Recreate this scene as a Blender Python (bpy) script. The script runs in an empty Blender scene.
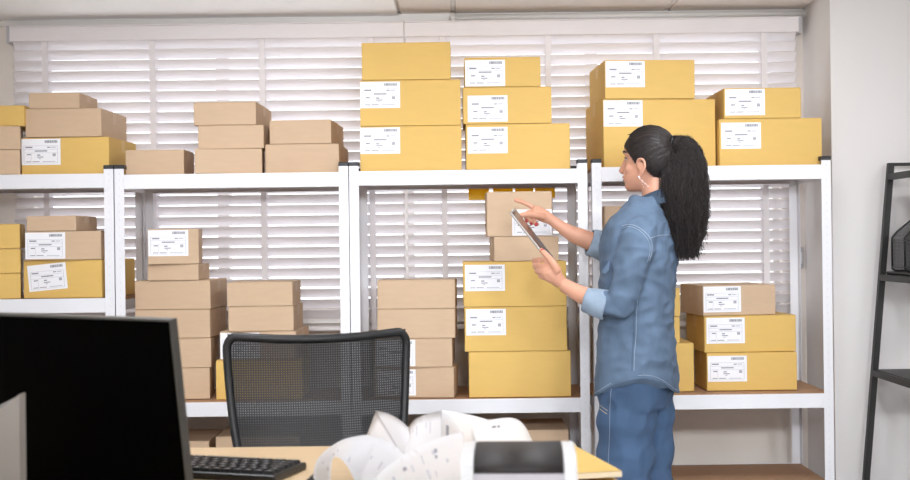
import bpy, bmesh, math, random
from mathutils import Vector, Matrix, noise
from mathutils.bvhtree import BVHTree

random.seed(7)
S = bpy.context.scene
COL = S.collection

# ------------------------------------------------------------------ camera, light, exposure
F = 1205.0            # focal length in pixels of the 910 x 480 frame
ROLL = 0.0125
CAMZ = 1.25
cam_d = bpy.data.cameras.new('camera')
cam_d.sensor_width = 36.0
cam_d.lens = F / 910.0 * 36.0
cam_d.clip_start = 0.05
cam_d.dof.use_dof = True
cam_d.dof.focus_distance = 4.45
cam_d.dof.aperture_fstop = 4.5
cam = bpy.data.objects.new('camera', cam_d)
COL.objects.link(cam)
cam.matrix_world = Matrix.Translation((0, 0, CAMZ)) @ Matrix.Rotation(math.pi / 2, 4, 'X') @ Matrix.Rotation(-ROLL, 4, 'Z')
S.camera = cam

S.view_settings.view_transform = 'Standard'
S.view_settings.look = 'None'
S.view_settings.gamma = 1.0
S.view_settings.use_curve_mapping = False
S.view_settings.exposure = -0.13
S.cycles.use_denoising = True
S.cycles.max_bounces = 10
S.cycles.diffuse_bounces = 5
S.cycles.transparent_max_bounces = 16
S.cycles.sample_clamp_indirect = 8.0

w = bpy.data.worlds.new('bright_overcast_sky')
S.world = w
w.use_nodes = True
bg = w.node_tree.nodes['Background']
bg.inputs['Color'].default_value = (0.93, 0.96, 1.0, 1)
bg.inputs['Strength'].default_value = 2.7

PANEL_STRENGTH = 17.0
# ceiling LED panels: x, y, size_x, size_y
LIGHTS = [(-0.9, 3.5, 0.6, 0.6), (0.9, 3.5, 0.6, 0.6), (-0.9, 1.1, 0.6, 0.6), (0.9, 1.1, 0.6, 0.6), (-0.9, -0.7, 0.6, 0.6), (0.9, -0.7, 0.6, 0.6)]


# added fill spots out of view, standing in for frontal light on the racks: x, y, aim_x
FILL_SPOT_W = 102.0
FILL_SPOTS = [(-1.5, 0.75, -1.3, 0.6), (-0.6, 0.75, -0.5, 0.9), (0.3, 0.75, 0.2, 1.0), (1.1, 0.75, 0.9, 1.0), (1.9, 0.75, 1.7, 1.0)]


def P(u, v, Y):
    du, dv = u - 455.0, v - 240.0
    return Vector(((du - ROLL * dv) / F * Y, Y, CAMZ - (dv + ROLL * du) / F * Y))


# ------------------------------------------------------------------ materials
def srgb(r, g, b):
    def c(x):
        x /= 255.0
        return x / 12.92 if x <= 0.04045 else ((x + 0.055) / 1.055) ** 2.4
    return (c(r), c(g), c(b), 1.0)


MATS = {}


def mat(name, col, rough=0.6, metal=0.0, var=0.0, vscale=8.0, bump=0.0, bscale=60.0, stretch=(1, 1, 1), spec=0.5, coat=0.0):
    m = bpy.data.materials.new(name)
    m.use_nodes = True
    nt = m.node_tree
    b = nt.nodes['Principled BSDF']
    b.inputs['Base Color'].default_value = col
    b.inputs['Roughness'].default_value = rough
    b.inputs['Metallic'].default_value = metal
    b.inputs['Specular IOR Level'].default_value = spec
    b.inputs['Coat Weight'].default_value = coat
    if var or bump:
        tc = nt.nodes.new('ShaderNodeTexCoord')
        mp = nt.nodes.new('ShaderNodeMapping')
        mp.inputs['Scale'].default_value = stretch
        nt.links.new(tc.outputs['Object'], mp.inputs['Vector'])
    if var:
        n = nt.nodes.new('ShaderNodeTexNoise')
        n.inputs['Scale'].default_value = vscale
        n.inputs['Detail'].default_value = 5
        nt.links.new(mp.outputs['Vector'], n.inputs['Vector'])
        r = nt.nodes.new('ShaderNodeValToRGB')
        r.color_ramp.elements[0].position = 0.3
        r.color_ramp.elements[1].position = 0.7
        r.color_ramp.elements[0].color = [c * (1 - var) for c in col[:3]] + [1]
        r.color_ramp.elements[1].color = [min(1, c * (1 + var)) for c in col[:3]] + [1]
        nt.links.new(n.outputs['Fac'], r.inputs['Fac'])
        nt.links.new(r.outputs['Color'], b.inputs['Base Color'])
    if bump:
        n2 = nt.nodes.new('ShaderNodeTexNoise')
        n2.inputs['Scale'].default_value = bscale
        n2.inputs['Detail'].default_value = 4
        nt.links.new(mp.outputs['Vector'], n2.inputs['Vector'])
        bp = nt.nodes.new('ShaderNodeBump')
        bp.inputs['Strength'].default_value = bump
        bp.inputs['Distance'].default_value = 0.01
        nt.links.new(n2.outputs['Fac'], bp.inputs['Height'])
        nt.links.new(bp.outputs['Normal'], b.inputs['Normal'])
    MATS[name] = m
    return m


mat('wall_paint', srgb(230, 227, 226), 0.75, bump=0.03, bscale=180)
mat('wall_cream', srgb(226, 218, 210), 0.75, bump=0.03, bscale=180)
mat('ceiling_tile', srgb(222, 214, 207), 0.85, var=0.03, vscale=60, bump=0.05, bscale=220)
mat('ceiling_white', srgb(250, 250, 250), 0.6)
mat('trim_white', srgb(225, 221, 216), 0.5)
mat('floor_vinyl', srgb(230, 228, 226), 0.45, var=0.08, vscale=3, stretch=(1, 8, 1))
mat('slat_white', srgb(232, 228, 230), 0.45, var=0.015, vscale=10, stretch=(1, 12, 12))
mat('rack_white', srgb(228, 229, 234), 0.35)
mat('rack_slot', srgb(217, 218, 223), 0.7)
mat('rack_cap', srgb(38, 38, 42), 0.5)
mat('shelf_board', srgb(178, 140, 108), 0.7, var=0.07, vscale=90)
mat('kraft', srgb(200, 173, 145), 0.8, var=0.025, vscale=14, bump=0.04, bscale=90, stretch=(1, 1, 4))
mat('kraft_flap', srgb(204, 178, 150), 0.8, var=0.02, vscale=14)
mat('yellow_card', srgb(217, 180, 102), 0.7, var=0.02, vscale=10, bump=0.04, bscale=90, stretch=(1, 1, 4))
mat('yellow_flap', srgb(220, 184, 108), 0.7, var=0.02, vscale=10)
mat('tape_kraft', srgb(203, 177, 149), 0.55)
mat('tape_yellow', srgb(221, 186, 112), 0.5)
mat('tape_bright', srgb(228, 196, 30), 0.35)
mat('label_paper', srgb(238, 239, 244), 0.6)
mat('label_ink', srgb(128, 130, 140), 0.7)
mat('label_faint', srgb(184, 187, 197), 0.7)
mat('print_ink', srgb(150, 150, 162), 0.8)
mat('print_faint', srgb(212, 213, 220), 0.8)
mat('desk_wood', srgb(216, 188, 150), 0.4, var=0.05, vscale=5, stretch=(1, 12, 1))
mat('desk_edge', srgb(205, 172, 128), 0.45)
mat('metal_grey', srgb(150, 150, 152), 0.4, metal=0.6)
mat('plastic_black', srgb(14, 14, 15), 0.35)
mat('monitor_black', srgb(1, 1, 1), 0.6, spec=0.02)
mat('monitor_rim', srgb(64, 63, 60), 0.35)
mat('monitor_stand', srgb(140, 136, 132), 0.45)
mat('key_black', srgb(30, 31, 33), 0.4)
mat('key_ink', srgb(170, 170, 172), 0.5)
mat('chair_black', srgb(24, 25, 27), 0.5)
mat('printer_white', srgb(236, 238, 242), 0.35)
mat('printer_dark', srgb(40, 36, 37), 0.55, spec=0.5)
mat('printer_grey', srgb(200, 198, 206), 0.4)
mat('paper_white', srgb(251, 251, 254), 0.6)
mat('mailer_yellow', srgb(226, 188, 104), 0.65, var=0.03, vscale=14, bump=0.05, bscale=60)
mat('mailer_edge', srgb(238, 222, 190), 0.7)
mat('ladder_black', srgb(34, 34, 32), 0.5)
mat('wire_black', srgb(18, 18, 19), 0.4)
mat('file_grey', srgb(132, 128, 126), 0.7)
mat('fitting_grey', srgb(190, 188, 192), 0.5)
mat('skin', srgb(206, 152, 127), 0.5, var=0.03, vscale=20)
mat('lips', srgb(176, 96, 92), 0.4)
mat('nail_red', srgb(170, 40, 50), 0.25)
mat('eye_white', srgb(225, 220, 218), 0.25)
mat('eye_dark', srgb(24, 18, 16), 0.3)
mat('denim_shirt', srgb(88, 108, 132), 0.85, var=0.2, vscale=16, bump=0.12, bscale=38, stretch=(1, 1, 0.6))
mat('denim_cuff', srgb(136, 153, 172), 0.85, var=0.14, vscale=25, bump=0.1, bscale=60)
mat('denim_jeans', srgb(63, 88, 120), 0.85, var=0.16, vscale=8, bump=0.12, bscale=32, stretch=(1, 1, 0.5))
mat('seam_thread', srgb(150, 164, 180), 0.8)
mat('seam_dark', srgb(66, 88, 114), 0.8)
mat('seam_tan', srgb(180, 166, 140), 0.8)
mat('hair_black', srgb(30, 25, 25), 0.42, var=0.35, vscale=30, bump=0.3, bscale=50, stretch=(1, 6, 3))
mat('hair_strand', srgb(41, 34, 33), 0.42, spec=0.5)
mat('tablet_silver', srgb(176, 172, 170), 0.3, metal=0.7)
mat('tablet_screen', srgb(36, 30, 30), 0.12)
mat('crystal', srgb(240, 240, 245), 0.15)
mat('shoe_white', srgb(225, 225, 225), 0.6)


def emit(name, col, s):
    m = bpy.data.materials.new(name)
    m.use_nodes = True
    nt = m.node_tree
    nt.nodes.remove(nt.nodes['Principled BSDF'])
    e = nt.nodes.new('ShaderNodeEmission')
    e.inputs['Color'].default_value = col
    e.inputs['Strength'].default_value = s
    nt.links.new(e.outputs[0], nt.nodes['Material Output'].inputs[0])
    MATS[name] = m


emit('led_panel', (0.94, 0.965, 1.0, 1), PANEL_STRENGTH)


def translucent(name, col, f):
    m = mat(name, col, 0.4)
    nt = m.node_tree
    t = nt.nodes.new('ShaderNodeBsdfTranslucent')
    t.inputs['Color'].default_value = col
    mx = nt.nodes.new('ShaderNodeMixShader')
    mx.inputs[0].default_value = f
    nt.links.new(nt.nodes['Principled BSDF'].outputs[0], mx.inputs[1])
    nt.links.new(t.outputs[0], mx.inputs[2])
    nt.links.new(mx.outputs[0], nt.nodes['Material Output'].inputs[0])


translucent('tape_bright', srgb(245, 210, 30), 0.5)


def see_through(name, col, fac, grid=None):
    m = bpy.data.materials.new(name)
    m.use_nodes = True
    nt = m.node_tree
    b = nt.nodes['Principled BSDF']
    b.inputs['Base Color'].default_value = col
    b.inputs['Roughness'].default_value = 0.6 if grid else 0.03
    t = nt.nodes.new('ShaderNodeBsdfTransparent')
    mx = nt.nodes.new('ShaderNodeMixShader')
    mx.inputs[0].default_value = fac
    nt.links.new(t.outputs[0], mx.inputs[1])
    nt.links.new(b.outputs[0], mx.inputs[2])
    nt.links.new(mx.outputs[0], nt.nodes['Material Output'].inputs[0])
    if grid:
        tc = nt.nodes.new('ShaderNodeTexCoord')
        fs = []
        for d in ('X', 'Z'):
            wv = nt.nodes.new('ShaderNodeTexWave')
            wv.bands_direction = d
            wv.inputs['Scale'].default_value = grid
            wv.inputs['Distortion'].default_value = 0.0
            nt.links.new(tc.outputs['Object'], wv.inputs['Vector'])
            fs.append(wv)
        mm = nt.nodes.new('ShaderNodeMath')
        mm.operation = 'MAXIMUM'
        nt.links.new(fs[0].outputs['Fac'], mm.inputs[0])
        nt.links.new(fs[1].outputs['Fac'], mm.inputs[1])
        mr = nt.nodes.new('ShaderNodeMapRange')
        mr.inputs['From Min'].default_value = 0.2
        mr.inputs['From Max'].default_value = 0.75
        mr.inputs['To Min'].default_value = fac - 0.20
        mr.inputs['To Max'].default_value = min(1.0, fac + 0.1)
        nt.links.new(mm.outputs[0], mr.inputs['Value'])
        nt.links.new(mr.outputs[0], mx.inputs[0])
    MATS[name] = m


see_through('window_glass', (0.9, 0.95, 1, 1), 0.06)
see_through('chair_mesh', srgb(25, 26, 28), 0.96, grid=46)
see_through('wire_mesh', srgb(110, 110, 112), 0.55, grid=60)


# ------------------------------------------------------------------ object helpers
def tag(o, label=None, cat=None, group=None, kind=None):
    if label:
        o['label'] = label
    if cat:
        o['category'] = cat
    if group:
        o['group'] = group
    if kind:
        o['kind'] = kind
    return o


def empty(name, loc, rz=0.0, label=None, cat=None, group=None):
    o = bpy.data.objects.new(name, None)
    o.empty_display_size = 0.05
    COL.objects.link(o)
    o.location = loc
    o.rotation_euler = (0, 0, rz)
    return tag(o, label, cat, group)


def link(name, me, mats=None, parent=None, loc=None, rz=None):
    if mats is not None:
        if isinstance(mats, str):
            mats = [mats]
        for m in mats:
            me.materials.append(MATS[m])
    o = bpy.data.objects.new(name, me)
    COL.objects.link(o)
    if parent:
        o.parent = parent
    if loc is not None:
        o.location = loc
    if rz is not None:
        o.rotation_euler = (0, 0, rz)
    return o


def wloc(p):
    v = Vector((0, 0, 0))
    while p:
        v += p.location
        p = p.parent
    return v


def obj(name, bm, mats, parent=None, smooth=False, world=False, angle=None):
    """bmesh -> object; world=True: the bmesh is in world space, moved into an unrotated parent's space"""
    if world and parent:
        bmesh.ops.translate(bm, verts=bm.verts, vec=-wloc(parent))
    me = bpy.data.meshes.new(name)
    bmesh.ops.recalc_face_normals(bm, faces=bm.faces)
    bm.to_mesh(me)
    bm.free()
    if smooth:
        for p in me.polygons:
            p.use_smooth = True
    return link(name, me, mats, parent)


def box(bm, x0, x1, y0, y1, z0, z1, mi=0, M=None):
    vs = [bm.verts.new((x, y, z)) for x in (x0, x1) for y in (y0, y1) for z in (z0, z1)]
    if M is not None:
        for v in vs:
            v.co = M @ v.co
    fs = []
    for q in ((0, 1, 3, 2), (4, 6, 7, 5), (0, 4, 5, 1), (2, 3, 7, 6), (0, 2, 6, 4), (1, 5, 7, 3)):
        f = bm.faces.new([vs[i] for i in q])
        f.material_index = mi
        fs.append(f)
    return fs


def bbox(bm, x0, x1, y0, y1, z0, z1, r=0.004, seg=1, mi=0, M=None):
    t = bmesh.new()
    box(t, x0, x1, y0, y1, z0, z1, mi)
    bmesh.ops.bevel(t, geom=list(t.edges), offset=r, segments=seg, affect='EDGES', profile=0.5)
    for f in t.faces:
        f.material_index = mi
    if M is not None:
        bmesh.ops.transform(t, matrix=M, verts=t.verts)
    merge(bm, t)


def merge(bm, t):
    me = bpy.data.meshes.new('tmp')
    t.to_mesh(me)
    t.free()
    bm.from_mesh(me)
    bpy.data.meshes.remove(me)


def frames(pts):
    """parallel transport frames along a polyline"""
    n = len(pts)
    tans = []
    for i in range(n):
        a = pts[max(0, i - 1)]
        b = pts[min(n - 1, i + 1)]
        t = (b - a)
        tans.append(t.normalized() if t.length > 1e-9 else Vector((0, 0, 1)))
    ref = Vector((0, 0, 1)) if abs(tans[0].z) < 0.9 else Vector((1, 0, 0))
    x = ref.cross(tans[0]).normalized()
    out = []
    for t in tans:
        x = (x - t * x.dot(t)).normalized()
        out.append((x, t.cross(x)))
    return out


def tube(bm, pts, rad, n=8, mi=0, cap=True, flat=None):
    pts = [Vector(p) for p in pts]
    if not hasattr(rad, '__len__'):
        rad = [rad] * len(pts)
    fr = frames(pts)
    rings = []
    for p, r, (x, y) in zip(pts, rad, fr):
        rings.append([bm.verts.new(p + x * (r * math.cos(2 * math.pi * k / n)) + y * (r * math.sin(2 * math.pi * k / n))) for k in range(n)])
    for a, b in zip(rings, rings[1:]):
        for k in range(n):
            f = bm.faces.new((a[k], a[(k + 1) % n], b[(k + 1) % n], b[k]))
            f.material_index = mi
            f.smooth = True
    if cap:
        f = bm.faces.new(rings[0][::-1]); f.material_index = mi
        f = bm.faces.new(rings[-1]); f.material_index = mi
    return rings


def loft(bm, rings, cap=True, mi=0):
    R = [[bm.verts.new(p) for p in r] for r in rings]
    n = len(R[0])
    for a, b in zip(R, R[1:]):
        for k in range(n):
            f = bm.faces.new((a[k], a[(k + 1) % n], b[(k + 1) % n], b[k]))
            f.material_index = mi
            f.smooth = True
    if cap:
        bm.faces.new(R[0][::-1]).material_index = mi
        bm.faces.new(R[-1]).material_index = mi
    return R


def ellipsoid(bm, c, ax, ay, az, seg=24, rings=14, mi=0):
    """ax, ay, az: half-axis vectors"""
    t = bmesh.new()
    bmesh.ops.create_uvsphere(t, u_segments=seg, v_segments=rings, radius=1.0)
    M = Matrix((ax, ay, az)).transposed().to_4x4()
    M.translation = c
    bmesh.ops.transform(t, matrix=M, verts=t.verts)
    for f in t.faces:
        f.material_index = mi
        f.smooth = True
    merge(bm, t)


def sphere(bm, c, r, mi=0, seg=12, rings=8):
    ellipsoid(bm, Vector(c), Vector((r, 0, 0)), Vector((0, r, 0)), Vector((0, 0, r)), seg, rings, mi)


def catmull(pts, sub=6):
    pts = [Vector(p) for p in pts]
    out = []
    n = len(pts)
    for i in range(n - 1):
        p0, p1, p2, p3 = pts[max(0, i - 1)], pts[i], pts[i + 1], pts[min(n - 1, i + 2)]
        for k in range(sub):
            t = k / sub
            out.append(0.5 * ((2 * p1) + (p2 - p0) * t + (2 * p0 - 5 * p1 + 4 * p2 - p3) * t * t + (3 * p1 - p0 - 3 * p2 + p3) * t ** 3))
    out.append(pts[-1].copy())
    return out


def remesh(bm, voxel, smooth=6):
    me = bpy.data.meshes.new('tmp')
    bmesh.ops.recalc_face_normals(bm, faces=bm.faces)
    bm.to_mesh(me)
    bm.free()
    o = bpy.data.objects.new('tmp', me)
    COL.objects.link(o)
    m = o.modifiers.new('r', 'REMESH')
    m.mode = 'VOXEL'
    m.voxel_size = voxel
    if smooth:
        s = o.modifiers.new('s', 'SMOOTH')
        s.factor = 0.5
        s.iterations = smooth
    dg = bpy.context.evaluated_depsgraph_get()
    new = bpy.data.meshes.new_from_object(o.evaluated_get(dg))
    bpy.data.objects.remove(o)
    bpy.data.meshes.remove(me)
    for p in new.polygons:
        p.use_smooth = True
    return new


# ------------------------------------------------------------------ the room
Y0 = 4.60              # front plane of the racks
DEP = 0.45
YW = 5.16              # window wall
CEIL = 2.216
XL, XR2, YB = -2.75, 3.2, -1.6
XS = 1.500             # side wall of the window recess
YF = 4.785              # wall facing the camera at the right

WX0, WX1, WZ0, WZ1 = -1.80, 1.40, 0.93, 2.14   # window opening


def struct(name, bm, m, parent=None):
    o = obj(name, bm, m, parent)
    if not parent:
        o['kind'] = 'structure'
    return o


b = bmesh.new(); box(b, XL, XR2, YB, YW + 0.2, -0.1, 0); struct('floor', b, 'floor_vinyl')
# ceiling slab with its tiles
b = bmesh.new(); box(b, XL, XR2, YB, YW + 0.2, CEIL + 0.012, CEIL + 0.15)
ceil = struct('ceiling', b, 'ceiling_tile')
tx = [P(396, 10, 4.9).x, P(453, 10, 4.9).x, P(677, 10, 4.9).x]
tx.append(XS)
ys = [YW]
while ys[-1] > YB + 0.3:
    ys.append(ys[-1] - 0.91)
ys[-1] = YB
tile_x = tx[:]
for yb, ya in zip(ys, ys[1:]):
    xs = tile_x[:]
    if yb <= YF:
        xs = tile_x + [XS + 0.91, XR2]
    for x0, x1 in zip(xs, xs[1:]):
        b = bmesh.new()
        bbox(b, x0 + 0.009, x1 - 0.009, ya + 0.006, yb - 0.006, CEIL, CEIL + 0.0125, 0.003)
        obj('ceiling_tile', b, 'ceiling_tile', ceil)
b = bmesh.new()
for x in tile_x[1:3]:
    box(b, x - 0.006, x + 0.006, YB, YW - 0.05, CEIL + 0.004, CEIL + 0.0122)
obj('grid_bar', b, 'trim_white', ceil)
# smooth white part of the ceiling on the left
b = bmesh.new(); bbox(b, XL + 0.01, tx[0] - 0.004, YB, YW - 0.022, CEIL - 0.008, CEIL + 0.0125, 0.003)
obj('smooth_panel', b, 'ceiling_white', ceil)
# ceiling trim along the window wall
b = bmesh.new()
tube(b, [(tx[1], YW - 0.04, CEIL - 0.022), (XS, YW - 0.04, CEIL - 0.022)], 0.014, 10)
sphere(b, (tx[1], YW - 0.04, CEIL - 0.022), 0.016)
o = obj('trim_1', b, 'trim_white'); o['kind'] = 'structure'
b = bmesh.new(); box(b, XL, XS, YW - 0.02, YW, CEIL - 0.03, CEIL)
o = obj('trim_2', b, 'trim_white'); o['kind'] = 'structure'

# window wall with its opening
b = bmesh.new()
box(b, XL, XS, YW, YW + 0.15, 0, WZ0)
box(b, XL, XS, YW, YW + 0.15, WZ1, CEIL + 0.012)
box(b, XL, WX0, YW, YW + 0.15, WZ0, WZ1)
box(b, WX1, XS, YW, YW + 0.15, WZ0, WZ1)
struct('wall_back', b, 'wall_cream')
b = bmesh.new()
box(b, XS, XR2, YF, YW + 0.15, 0, CEIL + 0.012)
struct('wall_right', b, 'wall_paint')
b = bmesh.new(); box(b, XL - 0.12, XL, YB, YW + 0.15, 0, CEIL + 0.012); struct('wall_left', b, 'wall_paint')
b = bmesh.new(); box(b, XR2, XR2 + 0.12, YB, YW + 0.15, 0, CEIL + 0.012); struct('wall_far_right', b, 'wall_paint')
b = bmesh.new(); box(b, XL - 0.12, XR2 + 0.12, YB - 0.12, YB, 0, CEIL + 0.012); struct('wall_front', b, 'wall_paint')
# window: outer frame, mullions, panes
wn = empty('window_1', ((WX0 + WX1) / 2, YW + 0.08, WZ0)); wn['kind'] = 'structure'
fr_b = bmesh.new()
W2 = (WX1 - WX0) / 2
H2 = WZ1 - WZ0
for a in ((-W2, W2, 0, 0.05), (-W2, W2, H2 - 0.05, H2)):
    box(fr_b, a[0], a[1], -0.03, 0.03, a[2], a[3])
obj('window_frame', fr_b, 'trim_white', wn)
NP = 4
for i in range(NP + 1):
    x = -W2 + i * (2 * W2 / NP)
    b = bmesh.new(); box(b, max(-W2, x - 0.025), min(W2, x + 0.025), -0.03, 0.03, 0.05, H2 - 0.05)
    obj('mullion', b, 'trim_white', wn)
    if i < NP:
        b = bmesh.new(); box(b, x + 0.025, x + 2 * W2 / NP - 0.025, -0.003, 0.003, 0.05, H2 - 0.05)
        obj('pane', b, 'window_glass', wn)
# sill
b = bmesh.new(); bbox(b, WX0 - 0.03, WX1 + 0.03, YW - 0.02, YW + 0.02, WZ0 - 0.03, WZ0 - 0.001, 0.003)
o = obj('trim_3', b, 'trim_white'); o['kind'] = 'structure'

# ceiling lamps behind the frame
for i, (x, y, sx, sy) in enumerate(LIGHTS):
    t = empty('ceiling_light', (x, y, CEIL - 0.012), 0, 'white LED ceiling panel %s, %s' % (('before the racks', 'over the desk', 'in the far end')[i // 2], ('monitor side', 'ladder shelf side')[i % 2]), 'light', 'ceiling LED panels')
    b = bmesh.new()
    for a in ((-sx / 2, sx / 2, -sy / 2, -sy / 2 + 0.015), (-sx / 2, sx / 2, sy / 2 - 0.015, sy / 2), (-sx / 2, -sx / 2 + 0.015, -sy / 2 + 0.015, sy / 2 - 0.015), (sx / 2 - 0.015, sx / 2, -sy / 2 + 0.015, sy / 2 - 0.015)):
        box(b, a[0], a[1], a[2], a[3], -0.012, 0.003)
    obj('frame', b, 'rack_white', t)
    b = bmesh.new(); box(b, -sx / 2 + 0.015, sx / 2 - 0.015, -sy / 2 + 0.015, sy / 2 - 0.015, -0.006, 0.0)
    obj('diffuser', b, 'led_panel', t)

t = empty('added_fill_spots', (0.2, 0.75, CEIL - 0.02), 0, 'added fill rig out of view, five spot heads aimed at the racks', 'light')  # invented ceiling rig, added to brighten the racks without overlighting the desk
b = bmesh.new(); box(b, -2.1, 2.1, -0.018, 0.018, -0.012, 0.008); obj('track', b, 'rack_white', t)
for (x, y, axx, pw_) in FILL_SPOTS:
    src = Vector((x, y, CEIL - 0.42))
    aim = (Vector((axx, Y0, 1.25)) - src).normalized()
    b = bmesh.new()
    tube(b, [src - aim * 0.16, src - aim * 0.15, src - aim * 0.02], [0.045, 0.06, 0.06], 20)
    tube(b, [src - aim * 0.09, Vector((src.x, src.y, CEIL - 0.03))], 0.01, 8)
    obj('fill_spot_head', b, 'rack_white', t, world=True)
    ld = bpy.data.lights.new('fill_spot_bulb', 'SPOT')
    ld.energy = FILL_SPOT_W * pw_
    ld.color = (0.93, 0.96, 1.0)
    ld.spot_size = math.radians(64)
    ld.spot_blend = 0.85
    ld.shadow_soft_size = 0.14
    lo = bpy.data.objects.new('fill_spot_bulb', ld)
    COL.objects.link(lo)
    lo.parent = t
    lo.location = src + aim * 0.15 - wloc(t)
    lo.rotation_euler = aim.to_track_quat('-Z', 'Y').to_euler()

# ------------------------------------------------------------------ window blinds
PITCH = 10.48 / F * 5.11
YBL = 5.112
TILT = math.radians(48.5)


def make_blind(u0, u1, tapes, label):
    xa, xb = P(u0, 240, YBL).x + 0.001, P(u1, 240, YBL).x - 0.001
    # correct for roll at the top of the blind
    ztop = 2.174
    zbot = 0.872
    xm = (xa + xb) / 2
    t = empty('window_blind', (xm, YBL, zbot), 0, label, 'blind', 'wide slatted blinds in the window')
    hw = (xb - xa) / 2
    # valance
    b = bmesh.new()
    bbox(b, -hw, hw, -0.042, -0.028, ztop - 0.066 - zbot, ztop - zbot, 0.004, 2)
    bbox(b, -hw, hw, -0.046, -0.027, ztop - 0.008 - zbot, ztop - zbot, 0.003, 1)
    box(b, -hw + 0.01, hw - 0.01, -0.028, 0.025, ztop - 0.05 - zbot, ztop - 0.004 - zbot)
    v = obj('valance', b, 'slat_white', t)
    for s in (-1, 1):
        b = bmesh.new(); bbox(b, s * hw - 0.008 + s * 0.008, s * hw + 0.008 + s * 0.008, -0.03, 0.03, ztop - 0.07 - zbot, ztop + 0.004 - zbot, 0.002)
        if (s < 0 and u0 < 100) or (s > 0 and u1 > 700):
            obj('end_bracket', b, 'fitting_grey', v)
        else:
            b.free()
    # slats
    sb = bmesh.new()
    bbox(sb, -hw + 0.004, hw - 0.004, -0.025, 0.025, -0.0015, 0.0015, 0.001)
    me = bpy.data.meshes.new('slat')
    sb.to_mesh(me); sb.free()
    me.materials.append(MATS['slat_white'])
    z = ztop - zbot - 0.075
    first = True
    while z > 0.045:
        o = link('slat', me, None, t, (0, 0, z))
        o.rotation_euler = (-TILT, 0, 0)
        z -= PITCH
    b = bmesh.new(); bbox(b, -hw + 0.004, hw - 0.004, -0.026, 0.026, 0.0, 0.018, 0.004)
    obj('bottom_rail', b, 'slat_white', t)
    for u in tapes:
        x = P(u - 1.5, 40, YBL).x - xm
        b = bmesh.new(); box(b, x - 0.012, x + 0.012, -0.0255, -0.0245, 0.01, ztop - 0.06 - zbot)
        box(b, x - 0.012, x + 0.012, 0.0245, 0.0255, 0.01, ztop - 0.06 - zbot)
        obj('ladder_tape', b, 'slat_white', t)
    return t


make_blind(15, 407, (48, 155, 264, 372), 'white slatted window blind behind the two left racks')
make_blind(407, 799, (444, 549, 657, 764), 'white slatted window blind behind the two right racks')

# small fitting on the recess side wall
fp = P(799, 258, YW)
t = empty('cord_fitting', (fp.x, YW, fp.z - 0.046), 0, 'small pale grey plastic fitting on the wall beside the blind', 'fitting')
b = bmesh.new(); bbox(b, -0.017, 0.017, -0.014, -0.0005, 0, 0.092, 0.004); obj('plate', b, 'fitting_grey', t)
b = bmesh.new(); bbox(b, -0.009, 0.009, -0.020, -0.014, 0.02, 0.072, 0.003); obj('clip', b, 'rack_white', t)

# ------------------------------------------------------------------ storage racks
ZT = 1.519
ZA = 1.043
ZL = 0.649
ZB = 0.296
PT = 1.549
PWD = 0.036


def make_rack(name_label, x0, x1, levels):
    t = empty('storage_rack', ((x0 + x1) / 2, Y0, 0), 0, name_label, 'rack', 'white metal racks along the window')
    hw = (x1 - x0) / 2
    th = 0.0025
    for sx in (-1, 1):
        for sy in (0, 1):
            b = bmesh.new()
            xo = sx * hw
            yo = 0 if sy == 0 else DEP
            # L-angle: front flange and side flange
            xa, xb = sorted((xo, xo - sx * PWD))
            dy = 1 if sy == 0 else -1
            ya, yb = sorted((yo, yo + dy * th))
            box(b, xa, xb, ya, yb, 0, PT)
            xa2, xb2 = sorted((xo, xo - sx * th))
            ya2, yb2 = sorted((yo + dy * th, yo + dy * PWD))
            box(b, xa2, xb2, ya2, yb2, 0, PT)
            p = obj('post', b, 'rack_white', t)
            b = bmesh.new()
            ya3, yb3 = sorted((yo - dy * 0.0015, yo + dy * (PWD + 0.001)))
            bbox(b, xa - 0.0015, xb + 0.0015, ya3, yb3, PT - 0.012, PT + 0.004, 0.002)
            obj('post_cap', b, 'rack_cap', p)
            b = bmesh.new()
            z = 0.05
            yf = yo - dy * 0.0004
            xc = (xa + xb) / 2
            while z < PT - 0.045:
                ya4, yb4 = sorted((yf, yf + dy * 0.0006))
                box(b, xc - 0.0018, xc + 0.0018, ya4, yb4, z, z + 0.007)
                z += 0.03
            # round hole under the cap
            box(b, xc - 0.003, xc + 0.003, sorted((yf, yf + dy * 0.0006))[0], sorted((yf, yf + dy * 0.0006))[1], PT - 0.034, PT - 0.028)
            s = obj('slot_row', b, 'rack_slot', p); s['kind'] = 'stuff'
    for z in levels:
        b = bmesh.new()
        box(b, -hw + th, hw - th, 0.004, DEP - 0.004, z - 0.012, z)
        obj('shelf_board', b, 'shelf_board', t)
        bx0, bx1 = -hw + 0.0345, hw - 0.0345
        for yy0, yy1, lip in ((-0.001, 0.0035, 1), (DEP - 0.0035, DEP + 0.001, -1)):
            b = bmesh.new()
            bbox(b, bx0, bx1, yy0, yy1, z - 0.053, z + 0.002, 0.001)
            if lip == 1:
                box(b, bx0, bx1, 0.0035, 0.03, z - 0.053, z - 0.051)
                box(b, bx0, bx1, 0.0035, 0.03, z - 0.014, z - 0.0122)
            else:
                box(b, bx0, bx1, DEP - 0.03, DEP - 0.0035, z - 0.053, z - 0.051)
                box(b, bx0, bx1, DEP - 0.03, DEP - 0.0035, z - 0.014, z - 0.0122)
            obj('beam', b, 'rack_white', t)
        for sx in (-1, 1):
            b = bmesh.new()
            xa, xb = sorted((sx * (hw - th), sx * (hw - th - 0.003)))
            box(b, xa, xb, PWD, DEP - PWD, z - 0.053, z - 0.0125)
            obj('side_beam', b, 'rack_white', t)
    return t


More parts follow.
